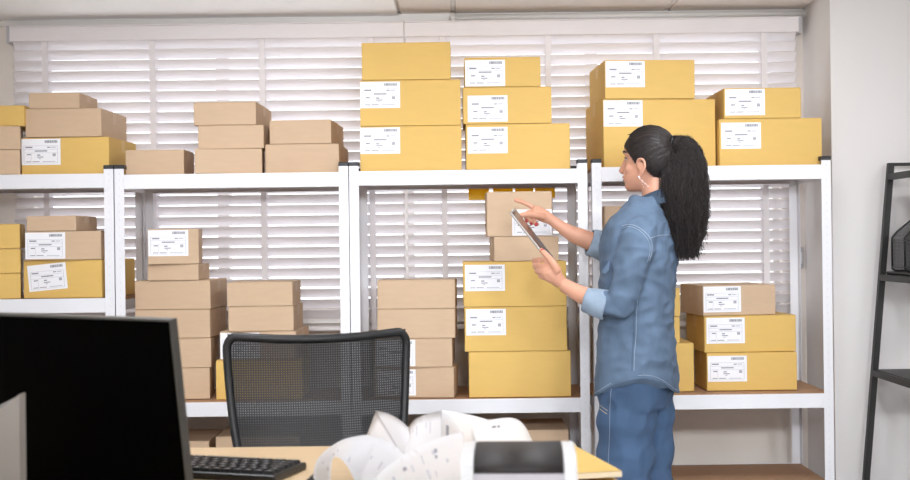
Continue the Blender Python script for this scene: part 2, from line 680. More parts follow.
xA1 = P(114, 240, Y0).x
xB0, xB1 = P(115.2, 240, Y0).x, P(349, 240, Y0).x
xC0, xC1 = P(350, 240, Y0).x, P(588, 240, Y0).x
xD0, xD1 = P(592.8, 240, Y0).x, P(831.6, 240, Y0).x
make_rack('white metal rack cut off by the left edge, with a shelf at mid height', xA1 - 0.905, xA1, (ZT, ZA, ZL, ZB))
make_rack('white metal rack behind the black office chair', xB0, xB1, (ZT - 0.006, ZL - 0.009, ZB))
make_rack('white metal rack whose boxes the woman points at', xC0, xC1, (ZT - 0.004, ZL - 0.009, ZB))
make_rack('white metal rack behind the woman, nearest the right wall', xD0, xD1, (ZT, ZL - 0.004, ZB))

# ------------------------------------------------------------------ shipping label mesh
LW, LH = 0.153, 0.101


def label_mesh():
    b = bmesh.new()
    box(b, 0, LW, -0.0004, 0, -LH, 0, 0)

    def ink(x0, x1, z0, z1, mi=1):
        box(b, x0 * LW, x1 * LW, -0.0008, -0.0004, -z1 * LH, -z0 * LH, mi)
    x = 0.60
    r = random.Random(3)
    while x < 0.91:                       # barcode
        wd = r.choice((0.010, 0.016, 0.024))
        ink(x, min(0.92, x + wd), 0.06, 0.16)
        x += wd + r.choice((0.007, 0.012))
    for z in (0.26, 0.40, 0.53, 0.92):    # form lines
        ink(0.06, 0.93, z, z + 0.010, 2)
    for xx in (0.06, 0.922):
        ink(xx, xx + 0.008, 0.26, 0.93, 2)
    ink(0.25, 0.256, 0.53, 0.84, 2)
    ink(0.10, 0.28, 0.30, 0.345); ink(0.66, 0.74, 0.31, 0.345); ink(0.76, 0.88, 0.31, 0.345, 2)
    ink(0.34, 0.66, 0.445, 0.485)
    ink(0.14, 0.24, 0.58, 0.62); ink(0.40, 0.48, 0.60, 0.64); ink(0.40, 0.56, 0.68, 0.71); ink(0.44, 0.50, 0.74, 0.77, 2)
    for k in range(3):
        ink(0.80 + k * 0.027, 0.818 + k * 0.027, 0.56, 0.67)
    ink(0.12, 0.25, 0.86, 0.885); ink(0.28, 0.46, 0.86, 0.885); ink(0.54, 0.86, 0.86, 0.885, 2)
    me = bpy.data.meshes.new('shipping_label')
    b.to_mesh(me); b.free()
    for m in ('label_paper', 'label_ink', 'label_faint'):
        me.materials.append(MATS[m])
    return me


LAB = label_mesh()


# ------------------------------------------------------------------ cartons
def make_carton(kind, u0, u1, z0, vt, Yf, label, us=None, lab=None, depth=0.30, yaw0=0.0, group=None):
    """front face between columns u0..u1, standing at height z0, top of the front at row vt; us = column of the far
    edge of the side that shows. Returns the height of its top."""
    um = (u0 + u1) / 2
    ztop = P(um, vt, Yf).z
    h = ztop - z0
    vm = 240 - (((ztop + z0) / 2 - CAMZ) / Yf * F)
    k0, k1 = P(u0, vm, 1).x, P(u1, vm, 1).x
    a = yaw0
    side = 'R' if (us is None or us > u1) else 'L'
    kc = k1 if side == 'R' else k0
    Cx, Cy = kc * Yf, Yf
    if us is not None:
        ks = P(us, vm, 1).x
        d0 = Cx / ks - Yf if abs(ks) > 1e-4 else 0.3
        dmax = min(0.36, 4.982 - Yf)
        if 0.17 <= d0 <= dmax:
            depth = d0
        else:
            depth = min(dmax, max(0.17, d0))
            lo, hi = -0.6, 0.6
            for _ in range(50):
                a = (lo + hi) / 2
                g = (Cx - depth * math.sin(a)) - ks * (Cy + depth * math.cos(a))
                if g > 0:
                    lo = a
                else:
                    hi = a
    ca, sa = math.cos(a), math.sin(a)
    if side == 'R':
        wd = (Cx - k0 * Cy) / (ca - k0 * sa)
        fx, fy = Cx - wd * ca / 2, Cy - wd * sa / 2
    else:
        wd = (k1 * Cy - Cx) / (ca - k1 * sa)
        fx, fy = Cx + wd * ca / 2, Cy + wd * sa / 2
    t = empty('carton', (fx - depth / 2 * sa, fy + depth / 2 * ca, z0), a, label, 'box', group or 'stacked cartons')
    y = kind == 'y'
    hw, hd = wd / 2, depth / 2
    b = bmesh.new(); bbox(b, -hw, hw, -hd, hd, 0.0003, h - 0.0036, 0.0018)
    obj('body', b, 'yellow_card' if y else 'kraft', t)
    for s in (-1, 1):
        b = bmesh.new()
        ya, yb = sorted((s * 0.0008, s * (hd - 0.0008)))
        bbox(b, -hw + 0.001, hw - 0.001, ya, yb, h - 0.0036, h - 0.0008, 0.0006)
        obj('flap', b, 'yellow_flap' if y else 'kraft_flap', t)
    b = bmesh.new()
    tw = 0.024
    dn = min(0.05, h * 0.45)
    box(b, -hw - 0.0004, hw + 0.0004, -tw, tw, h - 0.0009, h - 0.0004)
    for s in (-1, 1):
        xa, xb = sorted((s * hw, s * (hw + 0.0006)))
        box(b, xa, xb, -tw, tw, h - dn, h - 0.0006)
    obj('packing_tape', b, 'tape_yellow' if y else 'tape_kraft', t)
    if lab:
        lu, lv = lab[0], lab[1]
        k = P(lu, lv, 1).x
        cxl = (fx - wd / 2 * ca, fy - wd / 2 * sa)      # front left corner
        # intersect the pixel's column with the front face
        s = (k * cxl[1] - cxl[0]) / (ca - k * sa)
        s = max(0.001, min(wd - LW - 0.001, s))
        Yl = cxl[1] + s * sa
        zl = min(P(lu, lv, Yl).z - z0, h - 0.005)
        o = link('shipping_label', LAB, None, t, (-hw + s, -hd - 0.0002, zl))
        sc = min(1.0, (h - 0.006) / LH)
        o.scale = (sc, 1, sc)
        if len(lab) > 2:
            o.rotation_euler = (0, lab[2], 0)
    return z0 + h


def stack(zs, Yf, rows, group):
    z = zs
    for r in rows:
        kind, u0, u1, vt, label = r[:5]
        kw = r[5] if len(r) > 5 else {}
        kw = dict(kw)
        yy = kw.pop('Y', Yf)
        z = make_carton(kind, u0, u1, z + 0.0004, vt, yy, label, group=group, **kw)


TOP, LOW, MID, BOT = ZT + 0.002, ZL + 0.002, ZA + 0.002, ZB + 0.002
G = 'cartons on the left rack'
stack(TOP, 4.625, [
    ('k', -70, 20, 150.2, 'kraft carton at the top left edge, bottom of its stack', dict(us=23)),
    ('k', -66, 20.5, 126.6, 'kraft carton at the top left edge, under a yellow one', dict(us=23)),
    ('y', -60, 24, 105.6, 'yellow carton at the top left edge, topmost of its stack', dict(depth=0.25)),
], G)
stack(TOP, 4.64, [
    ('y', 21.3, 109, 137, 'labelled yellow carton under two kraft ones on the top shelf, far left', dict(us=136, lab=(20.5, 138.5))),
    ('k', 25.3, 101.3, 108.3, 'wide kraft carton lying on the labelled yellow one, far left', dict(us=126.5)),
    ('k', 28.8, 79.5, 92.6, 'flat kraft carton topmost on the top shelf, far left', dict(us=97.5, Y=4.65)),
], G)
stack(MID, 4.63, [
    ('y', -70, 20.5, 273.6, 'yellow carton at the left edge on the middle shelf, lowest of three', dict(us=22.5)),
    ('y', -70, 20.5, 249, 'yellow carton at the left edge on the middle shelf, second of three', dict(us=22.5)),
    ('y', -70, 20, 224.2, 'yellow carton at the left edge on the middle shelf, topmost of three', dict(us=25)),
], G)
stack(MID, 4.615, [
    ('y', 23.5, 102, 260, 'yellow carton with a crooked label on the middle shelf', dict(us=135, lab=(27, 266, -0.09))),
    ('k', 25, 101, 231, 'kraft carton with a label, on the yellow one on the middle shelf', dict(lab=(25, 232))),
    ('k', 26.5, 76, 215.6, 'flat kraft carton topmost on the middle shelf, without label', dict(us=97)),
], G)
G = 'cartons on the rack behind the chair'
stack(TOP - 0.006, 4.64, [('k', 125.5, 184, 149.6, 'single low kraft carton on the top shelf, standing alone', dict(us=194))], G)
stack(TOP - 0.006, 4.63, [
    ('k', 194.6, 262, 148.7, 'kraft carton at the bottom of the stack of three on the top shelf', dict(us=264.2)),
    ('k', 198, 263.5, 125, 'kraft carton in the middle of the stack of three on the top shelf', dict(us=270)),
    ('k', 193.6, 256, 101.6, 'kraft carton on top of the stack of three on the top shelf', dict(us=271.5)),
], G)
stack(TOP - 0.006, 4.64, [
    ('k', 265.3, 339, 143.7, 'lower of two kraft cartons at the right end of the top shelf', dict(us=348.5)),
    ('k', 269.5, 331, 119.6, 'upper of two kraft cartons at the right end of the top shelf', dict(us=343.5)),
], G)
stack(LOW - 0.009, 4.70, [
    ('k', 150, 210, 368, 'kraft carton at the foot of the tall stack beside the monitor', dict(us=214)),
    ('k', 148, 211, 338.3, 'second kraft carton up in the tall stack beside the monitor', dict(us=217)),
    ('k', 135, 210, 309.6, 'third kraft carton up in the tall stack beside the monitor', dict(us=227)),
    ('k', 135, 210.3, 280.6, 'fourth kraft carton up in the tall stack beside the monitor', dict(us=227)),
    ('k', 147.5, 198.5, 264.2, 'small flat kraft carton under the labelled one on the tall stack', dict(us=209.5)),
    ('k', 147.6, 198.7, 228.8, 'small kraft carton with a label topping the tall stack beside the monitor', dict(us=202.5, lab=(148, 229.5))),
], G)
stack(LOW - 0.009, 4.67, [
    ('y', 216, 302, 360, 'yellow carton mostly hidden behind the chair back', dict(depth=0.27)),
    ('k', 219.8, 296, 331.3, 'kraft carton with a label half hidden behind the chair back', dict(us=309, lab=(220.2, 333))),
    ('k', 228.3, 293.5, 306.3, 'kraft carton second from top, just above the chair back', dict(us=303)),
    ('k', 227.2, 292.5, 282, 'kraft carton topmost of the stack above the chair back', dict(us=300.7)),
], G)
stack(BOT, 4.66, [('k', 130, 209, 441.5, 'kraft carton on the bottom shelf beside the monitor', {})], G)
stack(BOT, 4.66, [('k', 216, 300, 436, 'kraft carton on the bottom shelf behind the chair', {})], G)
G = 'cartons on the rack the woman points at'
stack(TOP - 0.004, 4.62, [
    ('y', 360, 461.5, 125.8, 'yellow carton with a label, bottom left on the top shelf, middle rack', dict(lab=(360, 127.6))),
    ('y', 360, 460.5, 79.8, 'yellow carton with a label in the middle of the left stack of three', dict(lab=(360, 82))),
    ('y', 361.7, 450.5, 42.2, 'yellow carton without a label, topmost of all the boxes', {}),
], G)
stack(TOP - 0.004, 4.62, [
    ('y', 466, 570, 123.6, 'wide yellow carton with a label under two smaller labelled ones', dict(lab=(467.5, 127.3))),
    ('y', 463, 551.5, 86.8, 'medium yellow carton with a label between a wider and a smaller one', dict(lab=(467.5, 95.7))),
    ('y', 464.5, 540.5, 57, 'small yellow carton with a label, topmost of the graded stack', dict(lab=(465, 60.2))),
], G)
stack(LOW - 0.009, 4.64, [
    ('k', 374, 454, 367.5, 'kraft carton with a label at the bottom, right beside the chair back', dict(us=458, lab=(376.5, 369.5))),
    ('k', 375, 452.3, 338.6, 'kraft carton with a label, second up, right beside the chair back', dict(us=455, lab=(375.5, 340))),
    ('k', 377.3, 455, 309, 'plain kraft carton second from top, right of the chair back', dict(us=457)),
    ('k', 377.3, 455, 280, 'plain kraft carton topmost of four, right of the chair back', dict(us=457)),
], G)
stack(LOW - 0.009, 4.635, [
    ('y', 469, 571, 351.3, 'yellow carton without a label, bottom of the stack below the tablet', {}),
    ('y', 464.7, 567, 306.6, 'yellow carton with a label, second up in the stack below the tablet', dict(lab=(466, 309.3))),
    ('y', 463.3, 566.5, 261.4, 'yellow carton with a label directly under the kraft ones and the hand', dict(lab=(465, 265))),
    ('k', 494, 558.7, 236.3, 'flat kraft carton between the yellow stack and the pointed-at box', dict(us=489.5)),
    ('k', 487, 552, 191.2, 'tall kraft carton with a label that the woman points at', dict(lab=(512.5, 209.5))),
], G)
stack(BOT, 4.66, [('k', 352 + 12, 452, 436, 'kraft carton on the bottom shelf behind the paper strips', {})], G)
stack(BOT, 4.66, [('k', 470, 569, 430, 'kraft carton on the bottom shelf beside the yellow mailer', {})], G)
G = 'cartons on the rack behind the woman'
stack(TOP, 4.642, [
    ('y', 603.5, 715.5, 98.4, 'largest yellow carton with a label, on the top shelf above the woman', dict(us=586, lab=(603.4, 100))),
    ('y', 605, 694.7, 59.3, 'yellow carton with a label lying on the largest one above the woman', dict(us=589.5, lab=(605.4, 61))),
], G)
stack(TOP, 4.642, [
    ('y', 719.5, 822, 118.2, 'long yellow carton with a label at the right end of the top shelf', dict(lab=(721, 122.8))),
    ('y', 724, 801, 87.6, 'upper yellow carton with a label at the right end of the top shelf', dict(us=706, lab=(725, 89.2))),
], G)
stack(LOW - 0.004, 4.71, [
    ('y', 707, 797, 352.4, 'yellow carton with a label, bottom of three right of the woman', dict(us=695, lab=(707.6, 356))),
    ('y', 704.5, 796, 315.6, 'yellow carton with a label, in the middle of three right of the woman', dict(us=686.5, lab=(706.2, 318))),
    ('k', 703, 775.5, 285, 'kraft carton with a label, on two yellow ones right of the woman', dict(us=680.5, lab=(703.3, 286))),
], G)
stack(LOW - 0.004, 4.70, [
    ('y', 612, 694, 343.5, 'yellow carton peeking out behind the woman, at the bottom', dict(depth=0.28)),
    ('y', 608, 680, 317, 'yellow carton peeking out behind the woman, second up', dict(depth=0.25)),
    ('y', 608, 680, 288.5, 'yellow carton peeking out behind the woman, third up', dict(depth=0.25)),
    ('y', 600, 668, 259, 'yellow carton hidden behind the raised sleeve', dict(depth=0.25)),
    ('k', 602, 668, 233, 'kraft carton just under the topmost one behind the woman', dict(depth=0.25)),
    ('k', 604.5, 666, 205.5, 'kraft carton seen between the white post and the chin of the woman', dict(depth=0.25)),
], G)

# yellow tape strips hanging under the rear beam
for i, (a, c, lab) in enumerate(((468.5, 489, 'leftmost'), (493, 513, 'second from left'), (515, 533.5, 'second from right'), (535, 555, 'rightmost'))):
    p0, p1 = P(a, 186, 5.01), P(c, 195, 5.01)
    b = bmesh.new()
    zt = ZT - 0.0575
    bbox(b, p0.x, p1.x, 5.01, 5.013, zt - 0.046 + 0.004 * (i % 2), zt, 0.0008)
    box(b, p0.x, p1.x, 5.013, 5.042, zt - 0.0012, zt)
    tag(obj('tape_tab', b, 'tape_bright'), 'bright yellow tape tab under the shelf, %s of four' % lab, 'tape', 'yellow tape tabs under the shelf')

# ------------------------------------------------------------------ desk
DZ = 0.73
DX0, DX1, DY0, DY1 = -1.75, 0.299, 1.55, 3.066
t = empty('desk', ((DX0 + DX1) / 2, (DY0 + DY1) / 2, 0), 0, 'light wooden office desk in the foreground', 'desk')
hx, hy = (DX1 - DX0) / 2, (DY1 - DY0) / 2
b = bmesh.new(); bbox(b, -hx, hx, -hy, hy, DZ - 0.028, DZ, 0.0025, 2); obj('desk_top', b, 'desk_wood', t)
for sx in (-1, 1):
    for sy in (-1, 1):
        b = bmesh.new(); bbox(b, sx * (hx - 0.06) - 0.025, sx * (hx - 0.06) + 0.025, sy * (hy - 0.06) - 0.025, sy * (hy - 0.06) + 0.025, 0, DZ - 0.028, 0.004)
        obj('leg', b, 'metal_grey', t)
for sy in (-1, 1):
    b = bmesh.new(); box(b, -hx + 0.085, hx - 0.085, sy * (hy - 0.06) - 0.015, sy * (hy - 0.06) + 0.015, DZ - 0.075, DZ - 0.0285)
    obj('apron', b, 'metal_grey', t)

# ------------------------------------------------------------------ monitor seen from behind
A = P(170.5, 319.5, 2.20)       # top right corner
B = P(0, 313, 2.447)            # a point on the top edge at the frame's border
ex = (A - B); ex.z = 0; ex.normalize()
nb = Vector((ex.y, -ex.x, 0))   # towards the camera (back of the monitor)
if nb.y > 0:
    nb = -nb
tl = math.radians(7)
up = Vector((0, 0, 1)) * math.cos(tl) + nb * math.sin(tl)   # leans towards the camera at the top
nn = nb * math.cos(tl) - Vector((0, 0, 1)) * math.sin(tl)
MWD, MHT, MTH = 0.62, 0.365, 0.03
mc = A - ex * (MWD / 2) - up * (MHT / 2)
MM = Matrix((ex, -nn, up)).transposed().to_4x4()   # local x along, local -y to the camera, local z up
base = Vector((mc.x + nb.x * 0.02, mc.y + nb.y * 0.02, DZ))
MM.translation = mc - base
t = empty('monitor', base, 0, 'black computer monitor seen from behind on the desk', 'monitor')
b = bmesh.new()
bbox(b, -MWD / 2 + 0.004, MWD / 2 - 0.004, 0.0005, MTH * 0.5, -MHT / 2 + 0.003, MHT / 2 - 0.004, 0.003, 2, M=MM)
shell = obj('back_shell', b, 'monitor_black', t)
b = bmesh.new()
for a in ((-MWD / 2, MWD / 2, MHT / 2 - 0.004, MHT / 2), (-MWD / 2, MWD / 2, -MHT / 2, -MHT / 2 + 0.003), (-MWD / 2, -MWD / 2 + 0.004, -MHT / 2 + 0.003, MHT / 2 - 0.004), (MWD / 2 - 0.004, MWD / 2, -MHT / 2 + 0.003, MHT / 2 - 0.004)):
    box(b, a[0], a[1], 0.0, MTH * 0.55, a[2], a[3], M=MM)
obj('rim', b, 'monitor_rim', t)
b = bmesh.new(); box(b, -MWD / 2 + 0.012, MWD / 2 - 0.012, MTH * 0.5, MTH * 0.5 + 0.001, -MHT / 2 + 0.02, MHT / 2 - 0.012, M=MM)
obj('screen', b, 'tablet_screen', t)
# stand: bevelled column behind the shell
RZ = Matrix((ex, -nb, Vector((0, 0, 1)))).transposed().to_4x4()
ctop = P(22, 392, 2.24)
ccx = ctop - base
cz = ctop.z - DZ
RZ.translation = Vector((ccx.x, ccx.y, 0))
b = bmesh.new()
colp = ((-0.12, -0.05), (-0.0135, -0.05), (0.0095, -0.014), (0.0095, 0.0), (-0.12, 0.0))
ztop_ = (cz - 0.046, cz - 0.036, cz - 0.002, cz, cz - 0.05)
loft(b, [[RZ @ Vector((x, y, 0.012)) for x, y in colp], [RZ @ Vector((x, y, z)) for (x, y), z in zip(colp, ztop_)]])
for f in b.faces:
    f.smooth = False
obj('stand_column', b, 'monitor_stand', t)
b = bmesh.new(); bbox(b, -0.18, 0.08, -0.13, 0.10, 0.0004, 0.0115, 0.004, 2, M=RZ)
obj('stand_foot', b, 'monitor_stand', t)

# ------------------------------------------------------------------ keyboard (its user sits on the far side)
kc = P(305, 463, 2.635)
K0 = Vector((P(307, 463, 2.755).x, 2.755, DZ))     # its far right corner as seen
K1 = Vector((P(190, 455.5, 2.845).x, 2.845, DZ))    # far edge runs to the left
kx = (K0 - K1); kx.z = 0; kx.normalize()
ky = Vector((-kx.y, kx.x, 0))     # away from the camera
KW, KD = 0.40, 0.168
kb = K0 - kx * (KW / 2) - ky * (KD / 2)
kang = math.atan2(kx.y, kx.x)
t = empty('keyboard', (kb.x, kb.y, DZ + 0.0005), kang, 'black keyboard on the desk right of the monitor', 'keyboard')
b = bmesh.new(); bbox(b, -KW / 2, KW / 2, -KD / 2, KD / 2, 0, 0.016, 0.004, 2); obj('case', b, 'plastic_black', t)


def key_mesh(wd):
    b = bmesh.new()
    r0 = [Vector((sx * wd / 2, sy * 0.0085, 0)) for sx, sy in ((-1, -1), (1, -1), (1, 1), (-1, 1))]
    r1 = [Vector((sx * (wd / 2 - 0.0022), sy * 0.0063, 0.0075)) for sx, sy in ((-1, -1), (1, -1), (1, 1), (-1, 1))]
    loft(b, [r0, r1])
    for f in b.faces:
        f.smooth = False
    box(b, -0.0026, 0.0026, -0.001, 0.0035, 0.0075, 0.0077, 1)
    me = bpy.data.meshes.new('key')
    b.to_mesh(me); b.free()
    me.materials.append(MATS['key_black']); me.materials.append(MATS['key_ink'])
    return me


KM = {}
rows = [[1] * 15, [1] * 13 + [2], [1.5] + [1] * 12 + [1.5], [1.8] + [1] * 11 + [2.2], [2.3] + [1] * 10 + [2.7], [1.3, 1.3, 1.3, 5.5, 1.3, 1.3, 1.3, 1.7]]
for ri, row in enumerate(rows):
    tot = sum(row)
    unit = (KW - 0.018) / tot
    x = KW / 2 - 0.009          # first key of each row lies at the right as seen from here
    y = -KD / 2 + 0.020 + ri * 0.0252
    for k in row:
        wd = round(k * unit - 0.0025, 4)
        if wd not in KM:
            KM[wd] = key_mesh(wd)
        link('key', KM[wd], None, t, (x - k * unit / 2, y, 0.016)).scale = (1, 1.2, 1)
        x -= k * unit

# pen beside the keyboard
pa, pb = P(318.5, 461, 2.66), P(290, 488, 2.42)
pa.z = pb.z = DZ + 0.0075
t = empty('pen', ((pa.x + pb.x) / 2, (pa.y + pb.y) / 2, DZ), 0, 'black pen lying between the keyboard and the papers', 'pen')
d = (pb - pa)
b = bmesh.new(); tube(b, [pa, pa + d * 0.03, pa + d * 0.72], [0.004, 0.007, 0.007], 12); obj('barrel', b, 'plastic_black', t, world=True)
b = bmesh.new(); tube(b, [pa + d * 0.72, pa + d * 0.86, pa + d * 0.92], [0.0068, 0.0065, 0.002], 12); obj('tip', b, 'printer_white', t, world=True)
b = bmesh.new(); tube(b, [pa + d * 0.06 + Vector((0, 0, 0.0085)), pa + d * 0.32 + Vector((0, 0, 0.0085))], 0.0014, 6); obj('clip', b, 'metal_grey', t, world=True)

# ------------------------------------------------------------------ office chair
CY = 3.42
cc = P(340, 400, CY)
CA = math.radians(13)
t = empty('office_chair', (cc.x, CY - 0.22, 0), CA, 'black mesh-backed office chair on the far side of the desk', 'chair')


def back_pt(s, q, off=0.0):
    """s -1..1 across, q 0..1 up the backrest"""
    hw = 0.245 + 0.018 * q - 0.03 * (1 - q) ** 3
    x = s * hw
    z = 0.565 + 0.43 * q
    y = 0.22 - 0.045 * (1 - s * s) + 0.045 * math.sin(q * 2.4) + 0.06 * q - off
    z -= 0.014 * (1 - s * s) * q
    return Vector((-x if False else x, y, z))


# frame outline: rounded rectangle in (s, q)
out = []
cr = 0.12
for (cx_, cq_, a0) in ((1 - cr, 1 - cr, 0), (-1 + cr, 1 - cr, 90), (-1 + cr, cr, 180), (1 - cr, cr, 270)):
    for k in range(7):
        a = math.radians(a0 + 90 * k / 6)
        out.append((cx_ + cr * math.cos(a), cq_ + cr * 0.8 * math.sin(a)))
# add intermediate points
full = []
for i in range(len(out)):
    a, c = out[i], out[(i + 1) % len(out)]
    n = 8 if (abs(a[0] - c[0]) > 0.3 or abs(a[1] - c[1]) > 0.3) else 1
    for k in range(n):
        full.append((a[0] + (c[0] - a[0]) * k / n, a[1] + (c[1] - a[1]) * k / n))
pts = [back_pt(s, q) for s, q in full]
b = bmesh.new()
tube(b, pts + [pts[0], pts[1]], 0.0125, 10)
fr = obj('back_frame', b, 'chair_black', t)
b = bmesh.new()
N, Mq = 24, 16
g = [[b.verts.new(back_pt(-0.985 + 1.97 * i / N, 0.012 + 0.976 * j / Mq)) for i in range(N + 1)] for j in range(Mq + 1)]
for j in range(Mq):
    for i in range(N):
        q = (j + 0.5) / Mq
        s = -0.985 + 1.97 * (i + 0.5) / N
        if (abs(s) > 0.96 and (q > 0.97 or q < 0.03)):
            continue
        f = b.faces.new((g[j][i], g[j][i + 1], g[j + 1][i + 1], g[j + 1][i])); f.smooth = True
obj('back_mesh', b, 'chair_mesh', t)
b = bmesh.new()
tube(b, [(0, 0.245, 0.60), (0, 0.25, 0.52), (0, 0.2, 0.44), (0, 0.05, 0.42)], [0.022, 0.024, 0.024, 0.02], 10)
obj('back_support', b, 'chair_black', t)
b = bmesh.new(); bbox(b, -0.24, 0.24, -0.27, 0.19, 0.44, 0.51, 0.03, 4); obj('seat', b, 'chair_black', t, smooth=True)
for sx in (-1, 1):
    b = bmesh.new()
    tube(b, catmull([(sx * 0.22, 0.02, 0.435), (sx * 0.29, 0.02, 0.46), (sx * 0.29, 0.02, 0.6), (sx * 0.29, 0.02, 0.63)], 4), 0.016, 8)
    a = obj('armrest', b, 'chair_black', t)
    b = bmesh.new(); bbox(b, sx * 0.29 - 0.03, sx * 0.29 + 0.03, -0.10, 0.14, 0.63, 0.655, 0.01, 2); obj('arm_pad', b, 'chair_black', a)
b = bmesh.new(); tube(b, [(0, 0, 0.12), (0, 0, 0.28), (0, 0, 0.281), (0, 0, 0.44)], [0.028, 0.028, 0.018, 0.018], 14); obj('gas_lift', b, 'metal_grey', t)
for k in range(5):
    a = math.radians(72 * k + 18)
    dx, dy = math.cos(a), math.sin(a)
    b = bmesh.new(); tube(b, [(0.02 * dx, 0.02 * dy, 0.13), (0.16 * dx, 0.16 * dy, 0.115), (0.29 * dx, 0.29 * dy, 0.085)], [0.028, 0.022, 0.016], 8)
    lg = obj('base_arm', b, 'chair_black', t)
    b = bmesh.new(); tube(b, [(0.29 * dx - dy * 0.022, 0.29 * dy + dx * 0.022, 0.03), (0.29 * dx + dy * 0.022, 0.29 * dy - dx * 0.022, 0.03)], 0.03, 14)
    tube(b, [(0.29 * dx, 0.29 * dy, 0.05), (0.29 * dx, 0.29 * dy, 0.085)], 0.008, 6)
    obj('caster', b, 'plastic_black', lg)

# ------------------------------------------------------------------ label printer
pc = P(520, 470, 2.06)
t = empty('label_printer', (pc.x, 2.10, DZ + 0.0004), math.radians(-3), 'white label printer with a dark glossy lid in front of the paper strips', 'printer')
PW_ = 0.097
prof = [(-0.10, 0.0), (-0.115, 0.02), (-0.115, 0.09), (-0.107, 0.122), (-0.090, 0.143), (-0.06, 0.155), (-0.015, 0.1605), (0.05, 0.159), (0.085, 0.150), (0.10, 0.13), (0.105, 0.02), (0.10, 0.0)]
for s in (-1, 1):
    b = bmesh.new()
    xa, xb = (s * PW_, s * (PW_ - 0.021))
    loft(b, [[Vector((xa, y * 0.985, 0.001 + z * 0.985)) for y, z in prof], [Vector((xa - s * 0.003, y, z)) for y, z in prof], [Vector((xb, y, z)) for y, z in prof]])
    for f in b.faces:
        f.smooth = False
    obj('side_shell', b, 'printer_white', t)
b = bmesh.new()
ip = [(y * 0.97, z * 0.985) for y, z in prof]
loft(b, [[Vector((x, y, z)) for y, z in ip] for x in (-PW_ + 0.0215, PW_ - 0.0215)])
for f in b.faces:
    f.smooth = False
obj('body', b, 'printer_grey', t)
b = bmesh.new()
lid = [(-0.0985, 0.1325), (-0.090, 0.1425), (-0.060, 0.1545), (-0.016, 0.1600), (0.05, 0.1585), (0.084, 0.1500)]
top = [Vector((0, y, z + 0.0008)) for y, z in lid]
bot = [Vector((0, y * 0.96, z - 0.006)) for y, z in lid]
prl = catmull(top, 4) + catmull(bot[::-1], 4)
loft(b, [[Vector((x, p.y, p.z)) for p in prl] for x in (-PW_ + 0.0225, PW_ - 0.0225)])
obj('lid', b, 'printer_dark', t)
b = bmesh.new(); box(b, -PW_ + 0.025, PW_ - 0.025, -0.1165, -0.111, 0.098, 0.104); obj('paper_slot', b, 'printer_dark', t)


# ------------------------------------------------------------------ crumpled label strips
def ribbon(name, e0, e1, parent, sub=7, marks=()):
    """two edges as (u, v, Y) points -> a thin curved sheet"""
    A = catmull([P(*p) for p in e0], sub)
    Bp = catmull([P(*p) for p in e1], sub)
    b = bmesh.new()
    M = 6
    rows = []
    for i, (p, q) in enumerate(zip(A, Bp)):
        row = []
        for k in range(M + 1):
            c = p.lerp(q, k / M)
            c.z = max(c.z, DZ + 0.003)
            row.append(b.verts.new(c))
        rows.append(row)
    for a, c in zip(rows, rows[1:]):
        for k in range(M):
            f = b.faces.new((a[k], a[k + 1], c[k + 1], c[k])); f.smooth = True
    bmesh.ops.solidify(b, geom=list(b.faces), thickness=0.0006)
    for f in b.faces:
        f.smooth = True
    n = len(A) - 1
    for (i0, i1, k0, k1, mi) in marks:      # printed marks: fractions along and across
        def pt(a, k, off):
            x = a * n
            j = min(n - 1, int(x))
            p = A[j].lerp(A[j + 1], x - j); q = Bp[j].lerp(Bp[j + 1], x - j)
            c = p.lerp(q, k)
            toward = (Vector((0, 0, CAMZ)) - c).normalized()
            return c + toward * off
        vs = [b.verts.new(pt(i0, k0, 0.0022)), b.verts.new(pt(i1, k0, 0.0022)), b.verts.new(pt(i1, k1, 0.0022)), b.verts.new(pt(i0, k1, 0.0022))]
        f = b.faces.new(vs); f.material_index = mi
    return obj(name, b, ['paper_white', 'print_ink', 'print_faint'], parent, world=True)


def marks(seed, n, lo=0.1, hi=0.9, mi=1):
    r = random.Random(seed)
    out = []
    for _ in range(n):
        a = r.uniform(lo, hi - 0.1)
        k = r.uniform(0.12, 0.6)
        out.append((a, a + r.uniform(0.012, 0.03), k, k + r.uniform(0.06, 0.2), 2))
    a = r.uniform(0.3, 0.6)
    out.append((a, a + 0.03, 0.2, 0.27, 1))
    return out


t = empty('label_strip', (P(370, 470, 2.5).x, 2.5, DZ), 0, 'long white label strip in loose arches between keyboard and printer', 'paper strip', 'printed label strips')
ribbon('paper_arch', [(331, 500, 2.36), (331, 468, 2.37), (335, 457, 2.38), (345, 463, 2.38), (354, 480, 2.37), (362, 505, 2.36)],
       [(313, 478, 2.55), (317, 460, 2.55), (333, 445, 2.55), (352, 437, 2.55), (378, 438, 2.55), (400, 470, 2.55)], t, marks=marks(1, 4))
ribbon('paper_arch', [(352, 437, 2.55), (368, 436, 2.555), (385, 439, 2.555), (405, 455, 2.55), (420, 485, 2.5)],
       [(344, 463, 2.385), (352, 470, 2.385), (362, 485, 2.385), (372, 500, 2.38), (380, 515, 2.37)], t, marks=marks(12, 3))
ribbon('paper_fold', [(366, 437, 2.60), (376, 411, 2.60)], [(400, 458, 2.56), (403, 456, 2.565)], t, sub=4, marks=[(0.35, 0.55, 0.55, 0.62, 1)])
ribbon('paper_fold', [(376, 411, 2.602), (388, 413.5, 2.63), (400, 420, 2.655), (409, 428, 2.66)], [(402, 457, 2.56), (405, 458, 2.60), (408, 460, 2.62), (411, 462, 2.63)], t)
